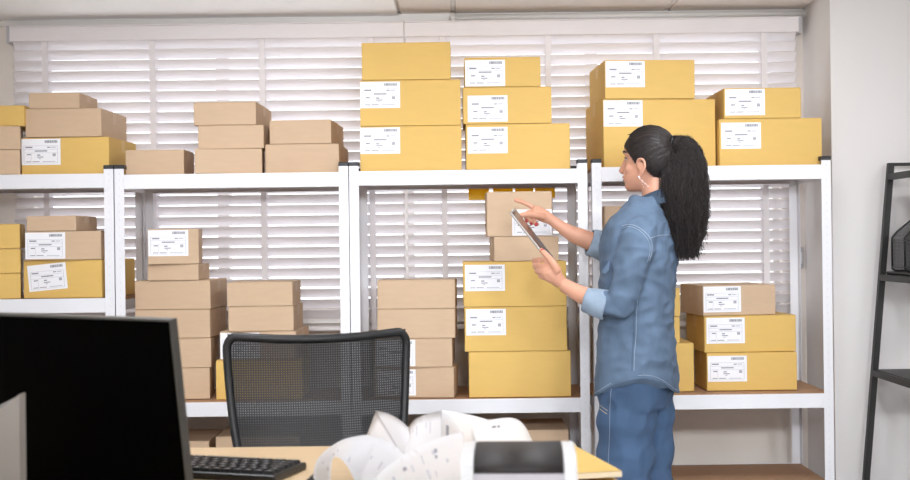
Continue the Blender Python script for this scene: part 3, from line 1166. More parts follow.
ribbon('paper_lobe', [(408, 428, 2.70), (414, 420, 2.69), (424, 415, 2.675), (434, 412, 2.655), (441.5, 410.5, 2.635)],
       [(402, 470, 2.56), (412, 471, 2.55), (422, 472, 2.53), (432, 473, 2.51), (441, 474, 2.49)], t, marks=[(0.1 + 0.11 * k, 0.13 + 0.11 * k, 0.15, 0.15 + 0.1 * (k % 3), 2) for k in range(7)])
ribbon('paper_lobe', [(441.5, 410.5, 2.635), (450, 416, 2.68), (458, 427, 2.72), (466, 441, 2.74)],
       [(441, 474, 2.49), (449, 472, 2.55), (458, 470, 2.60), (467, 470, 2.64)], t, marks=[(0.2, 0.3, 0.2, 0.45, 1)])
t = empty('label_strip', (P(430, 470, 2.35).x, 2.35, DZ), 0, 'printed white label strip running up towards the back of the printer', 'paper strip', 'printed label strips')
ribbon('paper_sheet', [(365, 490, 2.38), (382, 471, 2.38), (402, 456.5, 2.38), (425, 443, 2.38), (445, 436, 2.38), (463, 432, 2.37)],
       [(390, 540, 2.25), (405, 520, 2.25), (425, 505, 2.25), (440, 495, 2.25), (455, 488, 2.25), (466, 484, 2.25)], t, marks=marks(5, 9) + [(0.66, 0.69, 0.18, 0.26, 1), (0.655, 0.68, 0.30, 0.36, 1)])
t = empty('label_strip', (P(500, 470, 2.7).x, 2.72, DZ), 0, 'white label strip curling up behind the printer, beside the mailer', 'paper strip', 'printed label strips')
ribbon('paper_sheet', [(442, 410, 2.78), (456, 412, 2.79), (475, 416, 2.81), (492, 421, 2.82)], [(468, 446, 2.76), (474, 445, 2.76), (480, 444, 2.76), (488, 443, 2.76)], t)
ribbon('paper_curl', [(474, 446, 2.66), (471, 430, 2.67), (476, 423, 2.68), (495, 419, 2.72), (513, 418, 2.74), (524, 425, 2.74), (531, 438, 2.72), (534, 444, 2.71)],
       [(478, 456, 2.60), (478, 448, 2.60), (480, 446, 2.60), (498, 446, 2.62), (514, 447, 2.63), (524, 448, 2.63), (531, 449, 2.63), (534, 450, 2.63)], t, marks=[(0.40, 0.43, 0.25, 0.33, 1), (0.44, 0.46, 0.25, 0.33, 1)])

# ------------------------------------------------------------------ padded mailers at the desk's corner
c0 = P(568, 436.5, 2.83); c1 = P(621.5, 466, 2.47)
mz = 0.775
ax = (c1 - c0); ax.z = 0
L1 = ax.length
ax.normalize()
pyv = Vector((ax.y, -ax.x, 0))
if pyv.x > 0:
    pyv = -pyv
L2 = 0.26


def make_mailer(z0, z1, shift, rot, label):
    a = Matrix.Rotation(rot, 3, 'Z') @ ax
    p = Matrix.Rotation(rot, 3, 'Z') @ pyv
    o0 = Vector((c0.x, c0.y, 0)) + shift
    ctr = o0 + a * L1 / 2 + p * L2 / 2
    t = empty('padded_mailer', (ctr.x, ctr.y, z0), 0, label, 'envelope', 'yellow padded mailers')
    b = bmesh.new()
    n = 12
    th = z1 - z0
    R = []
    for top in (0, 1):
        g = []
        for i in range(n + 1):
            for j in range(n + 1):
                s, q = i / n, j / n
                e = min(s, 1 - s, q, 1 - q)
                m = min(1, e / 0.10)
                m = math.sin(m * math.pi / 2)
                z = th / 2 + (1 if top else -1) * (0.0065 + (th / 2 - 0.0065) * m)
                pnt = a * (s - 0.5) * L1 + p * (q - 0.5) * L2
                g.append(b.verts.new((pnt.x, pnt.y, z)))
        for i in range(n):
            for j in range(n):
                f = b.faces.new((g[i * (n + 1) + j], g[(i + 1) * (n + 1) + j], g[(i + 1) * (n + 1) + j + 1], g[i * (n + 1) + j + 1]))
                f.smooth = True
        R.append(g)
    obj('pouch', b, 'mailer_yellow', t)
    b = bmesh.new()
    mring = [(-0.502, -0.502), (0.502, -0.502), (0.502, 0.502), (-0.502, 0.502)]
    r0 = [a * (s * L1) + p * (q * L2) + Vector((0, 0, th / 2 - 0.0055)) for s, q in mring]
    r1 = [v + Vector((0, 0, 0.011)) for v in r0]
    loft(b, [r0, r1])
    for f in b.faces:
        f.smooth = False
    obj('edge_seam', b, 'mailer_edge', t)
    return t


make_mailer(DZ + 0.0005, DZ + 0.024, Vector((-0.02, 0.0, 0)), 0.06, 'yellow padded mailer underneath, mostly hidden at the desk corner')
make_mailer(DZ + 0.0245, DZ + 0.048, Vector((0, 0, 0)), 0.0, 'yellow padded mailer on top, its corner jutting over the desk edge')

# ------------------------------------------------------------------ black ladder shelf at the right
YR = 4.70
YFR = 4.18
ltz = 1.529


def legx(z):
    return 1.703 - 0.0907 * (ltz - z)


XMID = 2.05
t = empty('ladder_shelf', (XMID, (YR + YFR) / 2, 0), 0, 'black metal ladder shelf against the right wall', 'shelf')
q = 0.0115
for mir in (0, 1):
    for y in (YR, YFR):
        b = bmesh.new()
        rr = []
        for z in (0.0, ltz):
            x = legx(z)
            x = x if not mir else 2 * XMID - x
            rr.append([Vector((x + sx * q, y + sy * q, z)) for sx, sy in ((-1, -1), (1, -1), (1, 1), (-1, 1))])
        loft(b, rr)
        for f in b.faces:
            f.smooth = False
        obj('leg', b, 'ladder_black', t, world=True)
    for z in (1.475, 1.083, 0.712, 0.20):
        x = legx(z); x = x if not mir else 2 * XMID - x
        b = bmesh.new(); box(b, x - 0.011, x + 0.011, YFR + q, YR - q, z - 0.012, z + 0.012)
        obj('side_rail', b, 'ladder_black', t, world=True)
b = bmesh.new(); box(b, legx(ltz - 0.01) + q, 2 * XMID - legx(ltz - 0.01) - q, YR - q, YR + q, ltz - 0.012, ltz)
obj('top_rail', b, 'ladder_black', t, world=True)
for z in (1.107, 0.727, 0.215):
    x0 = legx(z) + q + 0.001
    b = bmesh.new(); bbox(b, x0 - 0.012, 2 * XMID - x0 + 0.012, YFR + q, YR - q, z - 0.006, z, 0.0015)
    bbox(b, x0, 2 * XMID - x0, YR - q - 0.004, YR - q, z - 0.022, z - 0.0065, 0.0015)
    obj('shelf', b, 'ladder_black', t, world=True)

SH = 1.1075
t = empty('wire_file_holder', (1.80, 4.50, SH), 0, 'black wire file holder on the ladder shelf', 'file holder')
prof = [(1.668, 0.012), (1.668, 0.13), (1.69, 0.155), (1.80, 0.245), (1.95, 0.245), (1.96, 0.235), (1.96, 0.012), (1.95, 0.004), (1.68, 0.004), (1.668, 0.012)]
for y in (4.60, 4.47, 4.34):
    b = bmesh.new()
    tube(b, [Vector((x, y, SH + z)) for x, z in prof], 0.0038, 6)
    obj('wire_loop', b, 'wire_black', t, world=True)
    b = bmesh.new()
    vs = [b.verts.new((x, y + 0.003, SH + z)) for x, z in prof[:-1]]
    b.faces.new(vs)
    bmesh.ops.solidify(b, geom=list(b.faces), thickness=0.001)
    obj('mesh_panel', b, 'wire_mesh', t, world=True)
for x, z in ((1.668, 0.02), (1.668, 0.12), (1.96, 0.02), (1.96, 0.12)):
    b = bmesh.new(); tube(b, [(x, 4.34, SH + z), (x, 4.60, SH + z)], 0.003, 6)
    obj('cross_wire', b, 'wire_black', t, world=True)
t = empty('box_file', (1.86, 4.53, SH), 0, 'tall grey box file standing in the wire holder', 'file')
b = bmesh.new(); bbox(b, -0.115, 0.085, -0.045, 0.055, 0.0055, 0.315, 0.003); obj('case', b, 'file_grey', t)
b = bmesh.new(); box(b, -0.1155, -0.115, -0.02, 0.03, 0.2, 0.27); obj('spine_label', b, 'label_paper', t)

# ------------------------------------------------------------------ the woman
YC = 4.15
AY = math.radians(20)
FW = Vector((-math.cos(AY), math.sin(AY), 0))      # where her chest points
LF = Vector((-math.sin(AY), -math.cos(AY), 0))     # her left, towards the camera
UPV = Vector((0, 0, 1))
PB = Vector((P(636, 240, YC).x, YC, 0))
person = empty('person', PB, 0, 'woman in denim shirt and jeans holding a tablet and pointing at a box', 'person')


def ring(c, z, D, W, n=40, pw=2.4, zf=None, D2=None):
    """superellipse ring: D half depth (front), D2 half depth (back), W half width"""
    out = []
    for k in range(n):
        a = 2 * math.pi * k / n
        ca, sa = math.cos(a), math.sin(a)
        d = D if ca > 0 else (D2 or D)
        x = math.copysign(abs(ca) ** (2 / pw), ca) * d
        y = math.copysign(abs(sa) ** (2 / pw), sa) * W
        p = Vector((c[0], c[1], 0)) + FW * x + LF * y
        p.z = z if zf is None else zf(a)
        out.append(p)
    return out


def px(u, v, Y=YC):
    return P(u, v, Y)


def cen(u, v=300):
    p = P(u, v, YC)
    return (p.x, YC)


# arms: joints in space
nS = P(636, 233, 3.985)
nM = P(630, 266, 3.965)
nE = P(620, 305, 3.957)
nC = P(587, 297, 4.0)
nW = P(563, 284.5, 4.03)
fS = P(640, 234, 4.31)
fE = P(609, 250, 4.44)
fC = P(590, 241, 4.43)
fW = P(551, 219.5, 4.42)

# head frame
AH = math.radians(29)
HF = Vector((-math.cos(AH), math.sin(AH), 0))
HL = Vector((-math.sin(AH), -math.cos(AH), 0))
HC = P(649, 158.5, 4.17)


def H(f, l, z):
    return HC + HF * f + HL * l + UPV * z


def build_body():
    b = bmesh.new()
    # cranium and face: lofted sections (height, front, back, half width)
    secs = ((-0.113, 0.070, 0.01, 0.012), (-0.108, 0.083, -0.01, 0.024), (-0.098, 0.0885, -0.02, 0.036), (-0.088, 0.0855, -0.025, 0.044),
            (-0.080, 0.0865, -0.03, 0.049), (-0.073, 0.0925, -0.035, 0.052), (-0.067, 0.0895, -0.04, 0.054), (-0.061, 0.0945, -0.05, 0.056),
            (-0.052, 0.0890, -0.06, 0.059), (-0.042, 0.0870, -0.070, 0.062), (-0.025, 0.0840, -0.084, 0.066), (-0.008, 0.0800, -0.092, 0.069),
            (0.006, 0.0810, -0.096, 0.071), (0.020, 0.0865, -0.097, 0.072), (0.040, 0.0845, -0.095, 0.072), (0.062, 0.0730, -0.086, 0.066),
            (0.080, 0.0630, -0.070, 0.056), (0.094, 0.0380, -0.045, 0.037), (0.101, 0.012, -0.02, 0.015))
    rr = []
    for z, f1, f0, W in secs:
        row = []
        for k in range(40):
            a = 2 * math.pi * k / 40
            ca, sa = math.cos(a), math.sin(a)
            pw = 2.0 if ca < 0 else 2.15
            x = math.copysign(abs(ca) ** (2 / pw), ca) * (f1 - f0) / 2 + (f1 + f0) / 2
            y = math.copysign(abs(sa) ** (2 / pw), sa) * W
            row.append(H(x, y, z))
        rr.append(row)
    loft(b, rr)
    tube(b, [H(0.080, 0, 0.010), H(0.0885, 0, -0.008), H(0.097, 0, -0.028), H(0.1025, 0, -0.039), H(0.094, 0, -0.048)], [0.0065, 0.0075, 0.0092, 0.0100, 0.0075], 10)
    for s in (-1, 1):
        ellipsoid(b, H(0.093, s * 0.011, -0.043), HF * 0.010, HL * 0.008, UPV * 0.007)
        ellipsoid(b, H(0.050, s * 0.042, -0.034), HF * 0.024, HL * 0.017, UPV * 0.024)   # cheek
        # ear: rim and lobe
        ep = [H(0.014, s * 0.066, -0.037), H(0.016, s * 0.074, -0.015), H(0.004, s * 0.080, -0.005), H(-0.010, s * 0.081, -0.011), H(-0.013, s * 0.078, -0.031), H(-0.002, s * 0.074, -0.053), H(0.008, s * 0.068, -0.063)]
        tube(b, catmull(ep, 4), 0.0052, 8)
        ellipsoid(b, H(0.001, s * 0.069, -0.031), HF * 0.014, HL * 0.006, UPV * 0.028)
        ellipsoid(b, H(0.006, s * 0.070, -0.061), HF * 0.008, HL * 0.005, UPV * 0.009)
    # neck
    tube(b, [H(-0.012, 0, -0.04), H(-0.020, 0, -0.09), H(-0.024, 0, -0.14), H(-0.03, 0, -0.2)], [0.050, 0.047, 0.047, 0.047], 20)
    # trunk and legs under the clothes
    rr = []
    for z, u, D, W in ((1.34, 643, 0.045, 0.07), (1.29, 641, 0.075, 0.125), (1.20, 640, 0.09, 0.14), (1.08, 638, 0.09, 0.14), (0.98, 636, 0.085, 0.13), (0.88, 636, 0.10, 0.155), (0.78, 635, 0.105, 0.165)):
        rr.append(ring(cen(u), z, D, W, 28, 2.1))
    loft(b, rr)
    for s, x in ((1, 0.085), (-1, 0.085)):
        o = Vector((cen(634)[0], YC, 0)) + LF * (s * x) + FW * (0.012 * s)
        tube(b, [o + UPV * 0.82, o + UPV * 0.6, o + FW * 0.01 + UPV * 0.46, o - FW * 0.012 + UPV * 0.32, o + UPV * 0.07], [0.07, 0.055, 0.045, 0.042, 0.034], 16)
        tube(b, [o - FW * 0.03 + UPV * 0.055, o + FW * 0.15 + UPV * 0.045], [0.035, 0.03], 12)
    # near arm
    tube(b, catmull([nS + Vector((0, 0.02, -0.01)), nM, nE], 4), 0.034, 14)
    tube(b, catmull([nE, nC, nW], 5), [0.033, 0.033, 0.033, 0.033, 0.033, 0.032, 0.030, 0.028, 0.026, 0.0245, 0.024][:11], 14)
    # near hand: palm, four fingers behind the tablet, thumb in front
    palm = [(P(561, 283, 4.03), 0.022), (P(555, 277, 4.025), 0.026), (P(548, 271, 4.025), 0.025)]
    tube(b, [p for p, r in palm], [r for p, r in palm], 14)
    ellipsoid(b, P(552, 274, 4.022), Vector((0.032, 0, -0.02)), Vector((0, 0.020, 0)), Vector((0.017, 0, 0.026)))
    for e in ([(549, 262, 4.03), (542, 259.5, 4.045), (535.5, 260, 4.075), (533.5, 260.5, 4.11)],
              [(546.5, 267, 4.025), (540, 266, 4.04), (535, 266, 4.075), (534.5, 266, 4.11)],
              [(546, 272.5, 4.02), (540.5, 272, 4.035), (537, 271.5, 4.07), (537.5, 271, 4.105)],
              [(548, 278, 4.02), (543.5, 277.7, 4.035), (540.5, 276.5, 4.065), (541, 276, 4.095)]):
        tube(b, catmull([P(*q) for q in e], 3), 0.0086, 10)
        sphere(b, P(*e[-1]), 0.0083)
    th = [P(558, 272, 4.005), P(553, 263, 4.0), P(546.5, 255.5, 4.01), P(541.5, 250.5, 4.025)]
    tube(b, catmull(th, 3), [0.015, 0.0145, 0.014, 0.013, 0.012, 0.0115, 0.011, 0.0105, 0.0098, 0.009], 10)
    sphere(b, th[-1], 0.009)
    # far arm and pointing hand
    tube(b, catmull([fS, fE], 2), 0.038, 12)
    tube(b, catmull([fE, fC, P(570, 232.5, 4.425), fW], 4), [0.038, 0.037, 0.0365, 0.036, 0.035, 0.034, 0.033, 0.031, 0.028, 0.025, 0.022, 0.020, 0.019], 14)
    tube(b, [P(552, 220, 4.42), P(545, 216.5, 4.42), P(537, 212.5, 4.42), P(532, 210, 4.42)], [0.019, 0.024, 0.026, 0.020], 14)
    for e, r in (([(533, 207.5, 4.43), (526.5, 203.8, 4.43), (521, 201.6, 4.43), (515.8, 200.2, 4.43)], 0.0088),
                 ([(532, 211, 4.415), (526.8, 213.2, 4.412), (526, 217.8, 4.415), (528.5, 220.5, 4.42)], 0.0088),
                 ([(534.5, 213.5, 4.40), (530, 216.8, 4.395), (530.3, 221.5, 4.40), (533, 223.2, 4.41)], 0.0086),
                 ([(538, 216, 4.39), (534.5, 219.8, 4.385), (535, 223.2, 4.39), (537.2, 224.3, 4.40)], 0.0078)):
        tube(b, catmull([P(*q) for q in e], 3), r, 10)
        sphere(b, P(*e[-1]), r * 0.96)
    th = [P(544, 217, 4.395), P(536, 215.2, 4.375), P(528, 214.2, 4.365), P(521, 215.2, 4.36)]
    tube(b, catmull(th, 3), [0.013, 0.0128, 0.0125, 0.012, 0.0115, 0.011, 0.0105, 0.010, 0.0095, 0.0085], 10)
    sphere(b, th[-1], 0.0085)
    return remesh(b, 0.0038, 3)


def finish(name, me, m, parent):
    me.transform(Matrix.Translation(-wloc(parent)))
    me.name = name
    return link(name, me, m, parent)


body = finish('body', build_body(), 'skin', person)

# face details
b = bmesh.new()
for s in (-1, 1):
    ellipsoid(b, H(0.0625, s * 0.031, -0.002), HF * 0.0115, HL * 0.0135, UPV * 0.0075)
obj('eyes', b, 'eye_white', body, world=True)
b = bmesh.new()
for s in (-1, 1):
    ellipsoid(b, H(0.0715, s * 0.031, -0.002), HF * 0.0032, HL * 0.006, UPV * 0.0062)
    tube(b, [H(0.063, s * 0.047, -0.002), H(0.0735, s * 0.040, 0.0045), H(0.0785, s * 0.030, 0.0055), H(0.076, s * 0.019, 0.002)], [0.0014, 0.002, 0.002, 0.0014], 6)
obj('eyelashes', b, 'eye_dark', body, world=True)
b = bmesh.new()
for s in (-1, 1):
    tube(b, [H(0.062, s * 0.054, 0.019), H(0.074, s * 0.043, 0.026), H(0.082, s * 0.030, 0.026), H(0.0865, s * 0.014, 0.021)], [0.0015, 0.003, 0.0035, 0.002], 6)
obj('eyebrows', b, 'eye_dark', body, world=True)
b = bmesh.new()
ellipsoid(b, H(0.0915, 0, -0.0615), HF * 0.0055, HL * 0.017, UPV * 0.0035)
ellipsoid(b, H(0.0895, 0, -0.0725), HF * 0.0055, HL * 0.015, UPV * 0.0042)
obj('lips', b, 'lips', body, world=True)
b = bmesh.new()
for e in ((526.8, 220.8, 4.408), (531.5, 223.3, 4.395), (536, 224.4, 4.384)):
    p = P(*e)
    ellipsoid(b, p, Vector((0.005, 0, -0.004)), Vector((0, 0.005, 0)), Vector((0.004, 0, 0.006)), 10, 6)
ellipsoid(b, P(542.3, 250.6, 4.0165), Vector((0.005, 0, 0.006)), Vector((0, 0.002, 0)), Vector((-0.004, 0, 0.004)), 10, 6)
obj('fingernails', b, 'nail_red', body, world=True)

# ---- shirt
ZHEM = lambda a: 0.712 + 0.075 * abs(math.sin(a - math.radians(20))) ** 2.2


def build_shirt():
    b = bmesh.new()
    rows = [  # z, column of the centre, front depth, back depth, half width
        (1.392, 648, 0.050, 0.050, 0.062), (1.372, 647, 0.058, 0.058, 0.078), (1.350, 645, 0.074, 0.072, 0.115),
        (1.322, 642, 0.092, 0.088, 0.158), (1.29, 641, 0.106, 0.104, 0.182), (1.24, 640, 0.122, 0.117, 0.186),
        (1.17, 640, 0.128, 0.122, 0.182), (1.08, 638, 0.124, 0.120, 0.178), (1.00, 636.5, 0.120, 0.118, 0.172),
        (0.93, 636.5, 0.122, 0.121, 0.174), (0.86, 636.5, 0.128, 0.128, 0.182), (0.80, 636.5, 0.134, 0.133, 0.187)]
    rr = [ring(cen(u), z, D, W, 56, 2.5, D2=D2) for z, u, D, D2, W in rows]
    rr.append(ring(cen(636.5), 0.7, 0.139, 0.189, 56, 2.5, zf=ZHEM, D2=0.136))
    loft(b, rr[::-1])
    # near sleeve down to the elbow and the rolled cuff
    tube(b, catmull([P(640, 228, 4.03), P(637, 243, 3.99), P(631, 268, 3.965), P(624, 296, 3.957)], 5),
         [0.052, 0.056, 0.060, 0.062, 0.063, 0.063, 0.062, 0.060, 0.058, 0.056, 0.055, 0.053, 0.051, 0.050, 0.049, 0.048], 22)
    tube(b, catmull([P(625, 294, 3.957), P(621, 304, 3.958), P(610, 305, 3.975), P(600, 301.5, 3.987)], 4),
         [0.049, 0.050, 0.050, 0.049, 0.048, 0.047, 0.046, 0.045, 0.044, 0.043, 0.043, 0.043, 0.043], 20)
    # far sleeve
    tube(b, catmull([P(642, 232, 4.28), P(625, 244, 4.36), P(611, 250, 4.43)], 4), [0.055, 0.056, 0.056, 0.056, 0.056, 0.056, 0.055, 0.054, 0.052], 20)
    tube(b, catmull([P(613, 251, 4.425), P(606, 248, 4.44), P(598, 244, 4.435)], 4), [0.050, 0.052, 0.054, 0.054, 0.053, 0.052, 0.051, 0.051, 0.050], 20)
    me = remesh(b, 0.0055, 5)
    # soft creases in the cloth
    nrm_ = [v.normal.copy() for v in me.vertices]
    for v, vn in zip(me.vertices, nrm_):
        c = v.co.copy()
        n1 = noise.noise(Vector((c.x * 9, c.y * 9, c.z * 16)))
        n2 = noise.noise(Vector((c.x * 22 + c.z * 9, c.y * 22, c.z * 26 - c.x * 14)))
        low = 1.0 if c.z > 0.8 else max(0.3, (c.z - 0.7) / 0.1)
        n3 = 1 - abs(noise.noise(Vector((c.x * 12 + c.z * 10, c.y * 12, c.z * 19 - c.x * 6)))) * 3
        v.co = c + vn * (0.0055 * n1 + 0.0045 * n2 + 0.0042 * n3) * low
    return me


shirt_me = build_shirt()
tree = BVHTree.FromPolygons([v.co for v in shirt_me.vertices], [p.vertices for p in shirt_me.polygons])


def drape(pts, tree_, off=0.0006):
    """project pixel points onto the cloth along the view ray"""
    o = Vector((0, 0, CAMZ))
    out = []
    for (u, v) in pts:
        d = (P(u, v, 4.0) - o).normalized()
        hit = tree_.ray_cast(o, d)
        if hit[0] is not None:
            out.append(hit[0] - d * off)
    return out


def dense(pts, n=8):
    return [(p.x, p.y) for p in catmull([Vector((u, v, 0)) for u, v in pts], n)]


def seam(name, pts, m, parent, r=0.0011, tr=None, n=8):
    q = drape(dense(pts, n), tr or tree)
    if len(q) < 3:
        return
    b = bmesh.new()
    tube(b, q, r, 6)
    return obj(name, b, m, parent, world=True)


shirt = finish('shirt', shirt_me, 'denim_shirt', person)
seam('shoulder_seam', [(622, 226), (628, 224.5), (636, 226), (645, 232), (651, 240), (652, 250), (649.5, 261)], 'seam_thread', shirt)
seam('shoulder_seam', [(623, 228), (629, 226.6), (636, 228.4), (643.5, 234), (649, 242), (650, 251), (647.5, 262)], 'seam_thread', shirt, r=0.0008)
seam('yoke_seam', [(651, 238), (659, 235.5), (668, 235), (677, 236)], 'seam_thread', shirt)
seam('side_seam', [(637.5, 300), (636.5, 315), (636, 335), (634.5, 355), (634, 371)], 'seam_thread', shirt, r=0.0008)
seam('side_seam', [(635.3, 300), (634.3, 315), (633.6, 335), (632.3, 355), (631.8, 371)], 'seam_dark', shirt, r=0.0013)
# hem: a rolled edge all round
hp = []
for k in range(97):
    a = 2 * math.pi * k / 96
    ca, sa = math.cos(a), math.sin(a)
    D = 0.1385 if ca > 0 else 0.1355
    p = Vector((cen(636.5)[0], YC, 0)) + FW * (math.copysign(abs(ca) ** 0.8, ca) * D) + LF * (math.copysign(abs(sa) ** 0.8, sa) * 0.1885)
    p.z = ZHEM(a) + 0.003
    hp.append(p)
b = bmesh.new(); tube(b, hp, 0.0030, 8); obj('hem', b, 'denim_shirt', shirt, world=True)
b = bmesh.new(); tube(b, [p + UPV * 0.008 + (p - Vector((cen(636.5)[0], YC, p.z))).normalized() * 0.0012 for p in hp], 0.0010, 5); obj('hem_stitch', b, 'seam_thread', shirt, world=True)
# collar: folded band around the neck
b = bmesh.new()
nc = H(-0.022, 0, 0); nc.z = 0
R = []
for k, (r1, z) in enumerate(((0.060, 1.372), (0.062, 1.410), (0.066, 1.414), (0.078, 1.388), (0.092, 1.366))):
    row = []
    for j in range(41):
        a = math.radians(-155 + 310 * j / 40) + math.pi
        rx = r1 * (0.92 if k < 3 else 1.0)
        dz = -0.018 * (0.5 - 0.5 * math.cos(a - math.pi)) - (0.012 * math.cos(a) if k > 2 else 0.014 * math.cos(a))
        p = nc + FW * (rx * math.cos(a)) + LF * (r1 * 1.02 * math.sin(a))
        p.z = z + dz * 1.0
        row.append(b.verts.new(p))
    R.append(row)
for a_, c_ in zip(R, R[1:]):
    for j in range(40):
        f = b.faces.new((a_[j], a_[j + 1], c_[j + 1], c_[j])); f.smooth = True
bmesh.ops.solidify(b, geom=list(b.faces), thickness=0.003)
for f in b.faces:
    f.smooth = True
obj('collar', b, 'denim_shirt', shirt, world=True)


def cuff(p0, p1, r0, r1, squash=1.0):
    b = bmesh.new()
    d = p1 - p0
    n = 28
    prof = [(0.0, r0 * 0.88), (0.0, r0 * 0.97), (0.06, r0 * 1.02), (0.5, (r0 + r1) / 2 * 1.03), (0.94, r1 * 1.03), (1.0, r1 * 0.97), (1.0, r1 * 0.85)]
    fr = frames([p0, p1])[0]
    rings = []
    for s, r in prof:
        c = p0 + d * s
        row = []
        for k in range(n):
            a = 2 * math.pi * k / n
            w = 1 + 0.035 * math.sin(3 * a + s * 4) + 0.02 * math.sin(7 * a + s * 9)
            row.append(c + fr[0] * (r * w * math.cos(a)) + fr[1] * (r * w * squash * math.sin(a)))
        rings.append(row)
    loft(b, rings, cap=False)
    o = obj('cuff', b, 'denim_cuff', shirt, world=True)
    o.modifiers.new('thick', 'SOLIDIFY').thickness = 0.004
    return o


cuff(P(585, 299, 4.0), P(607, 306, 3.98), 0.041, 0.050, 1.0)
cuff(P(589.5, 241.5, 4.432), P(606, 247.5, 4.437), 0.049, 0.054, 1.0)
# chest pocket flap between the arms
b = bmesh.new()
q = [P(602.5, 262, 3.99), P(610, 259, 3.985), P(609, 270, 3.985), P(605, 274, 3.988), P(601.5, 272, 3.99)]
fl = [b.verts.new(p) for p in q]
b.faces.new(fl)
bmesh.ops.solidify(b, geom=list(b.faces), thickness=0.004)
obj('pocket_flap', b, 'denim_shirt', shirt, world=True)


# ---- jeans
def build_jeans():
    b = bmesh.new()
    rr = []
    for z, u, D, D2, W in ((0.93, 636, 0.095, 0.095, 0.140), (0.85, 636, 0.103, 0.105, 0.152), (0.78, 635.5, 0.112, 0.115, 0.160), (0.72, 635, 0.114, 0.117, 0.163), (0.67, 634.5, 0.110, 0.110, 0.160)):
        rr.append(ring(cen(u), z, D, W, 48, 2.4, D2=D2))
    loft(b, rr)
    for s, u, w0, w1 in ((1, 629, 0.099, 0.09), (-1, 641, 0.099, 0.088)):
        o = Vector((cen(u)[0], YC, 0)) + LF * (s * 0.066)
        tube(b, catmull([o + UPV * 0.76, o + UPV * 0.62, o + UPV * 0.45 + FW * 0.006, o + UPV * 0.26 - FW * 0.004, o + UPV * 0.055], 5),
             [w0 - 0.004 * min(1, i / 8) + (0.006 * math.sin(i * 1.7)) for i in range(21)], 26)
    me = remesh(b, 0.0065, 5)
    nrm_ = [v.normal.copy() for v in me.vertices]
    for v, vn in zip(me.vertices, nrm_):
        c = v.co.copy()
        n1 = noise.noise(Vector((c.x * 14 + c.z * 5, c.y * 14, c.z * 7)))
        n2 = noise.noise(Vector((c.x * 26 - c.z * 12, c.y * 26, c.z * 17 + c.x * 8)))
        n3 = 1 - abs(noise.noise(Vector((c.x * 11 + c.z * 6, c.y * 11, c.z * 9 - c.x * 8)))) * 3
        v.co = c + vn * (0.006 * n1 + 0.003 * n2 + 0.0042 * (n3 - 0.5))
    return me


jme = build_jeans()
jt = BVHTree.FromPolygons([v.co for v in jme.vertices], [p.vertices for p in jme.polygons])
jeans = finish('jeans', jme, 'denim_jeans', person)
seam('leg_seam', [(610, 385), (608.5, 405), (608, 430), (607, 455), (606, 482)], 'seam_dark', jeans, tr=jt, r=0.0016)
seam('leg_seam', [(611.6, 385), (610, 405), (609.6, 430), (608.6, 455), (607.6, 482)], 'seam_thread', jeans, tr=jt, r=0.0008)
seam('pocket_seam', [(596.5, 404), (600, 409), (607, 414)], 'seam_tan', jeans, tr=jt, r=0.0013)
seam('pocket_seam', [(596.5, 401), (601, 406), (608, 411)], 'seam_tan', jeans, tr=jt, r=0.0010)
# shoes
for s, u in ((1, 624), (-1, 644)):
    o = Vector((cen(u)[0], YC, 0)) + LF * (s * 0.082)
    b = bmesh.new()
    rr = []
    for f_, w_, h_ in ((-0.075, 0.028, 0.06), (-0.05, 0.036, 0.085), (0.0, 0.038, 0.09), (0.06, 0.042, 0.07), (0.12, 0.045, 0.055), (0.165, 0.038, 0.045), (0.185, 0.02, 0.035)):
        row = []
        for k in range(16):
            a = math.pi * 2 * k / 16
            z = 0.022 + max(0, math.sin(a)) * (h_ - 0.022) + min(0, math.sin(a)) * 0.006
            row.append(o + FW * f_ + LF * (w_ * math.cos(a)) + UPV * z)
        rr.append(row)
    loft(b, rr)
    sh = obj('shoe', b, 'shoe_white', person, world=True)
    b = bmesh.new()
    sole = []
    for f_, w_ in ((-0.08, 0.024), (-0.05, 0.038), (0.06, 0.045), (0.12, 0.048), (0.17, 0.040), (0.192, 0.018)):
        sole.append((f_, w_))
    outl = [o + FW * f_ + LF * w_ for f_, w_ in sole] + [o + FW * f_ - LF * w_ for f_, w_ in sole[::-1]]
    loft(b, [[p + UPV * 0.0005 for p in outl], [p + UPV * 0.022 for p in outl]])
    obj('sole', b, 'printer_white', sh, world=True)

# ---- hair: slicked-back cap, ponytail core, loose kinked strands
TIE = P(674, 143, 4.125)


def hairline(f):
    """lowest z (head space) that the hair covers at depth f"""
    if f > 0.068:
        return 0.040 + (f - 0.068) * 0.35
    if f > 0.022:
        return 0.040 - (0.068 - f) / 0.046 * 0.056
    if f > 0.004:
        return -0.016 + (0.022 - f) / 0.018 * 0.012
    if f > -0.022:
        return -0.004 - (0.004 - f) / 0.026 * 0.050
    return -0.054 - (-0.022 - f) / 0.05 * 0.05


b = bmesh.new()
NS, NR = 96, 60
gridv = []
for i in range(NR + 1):
    th = math.pi * i / NR
    row = []
    for k in range(NS):
        a = 2 * math.pi * k / NS
        f = math.sin(th) * math.cos(a)
        l = math.sin(th) * math.sin(a)
        z = math.cos(th)
        row.append((-0.006 + f * 0.0965, l * 0.0805, 0.011 + z * 0.1035))
    gridv.append(row)
vv = {}


def hv(i, k):
    k %= NS
    if (i, k) not in vv:
        f, l, z = gridv[i][k]
        st = 0.0012 * math.sin(46 * math.atan2(z - 0.02, l + 1e-6 if abs(l) < 1e-6 else l)) if f < 0.08 else 0
        p = H(f, l, z)
        c = H(-0.008, 0, 0.011)
        vv[(i, k)] = b.verts.new(p + (p - c).normalized() * st)
    return vv[(i, k)]


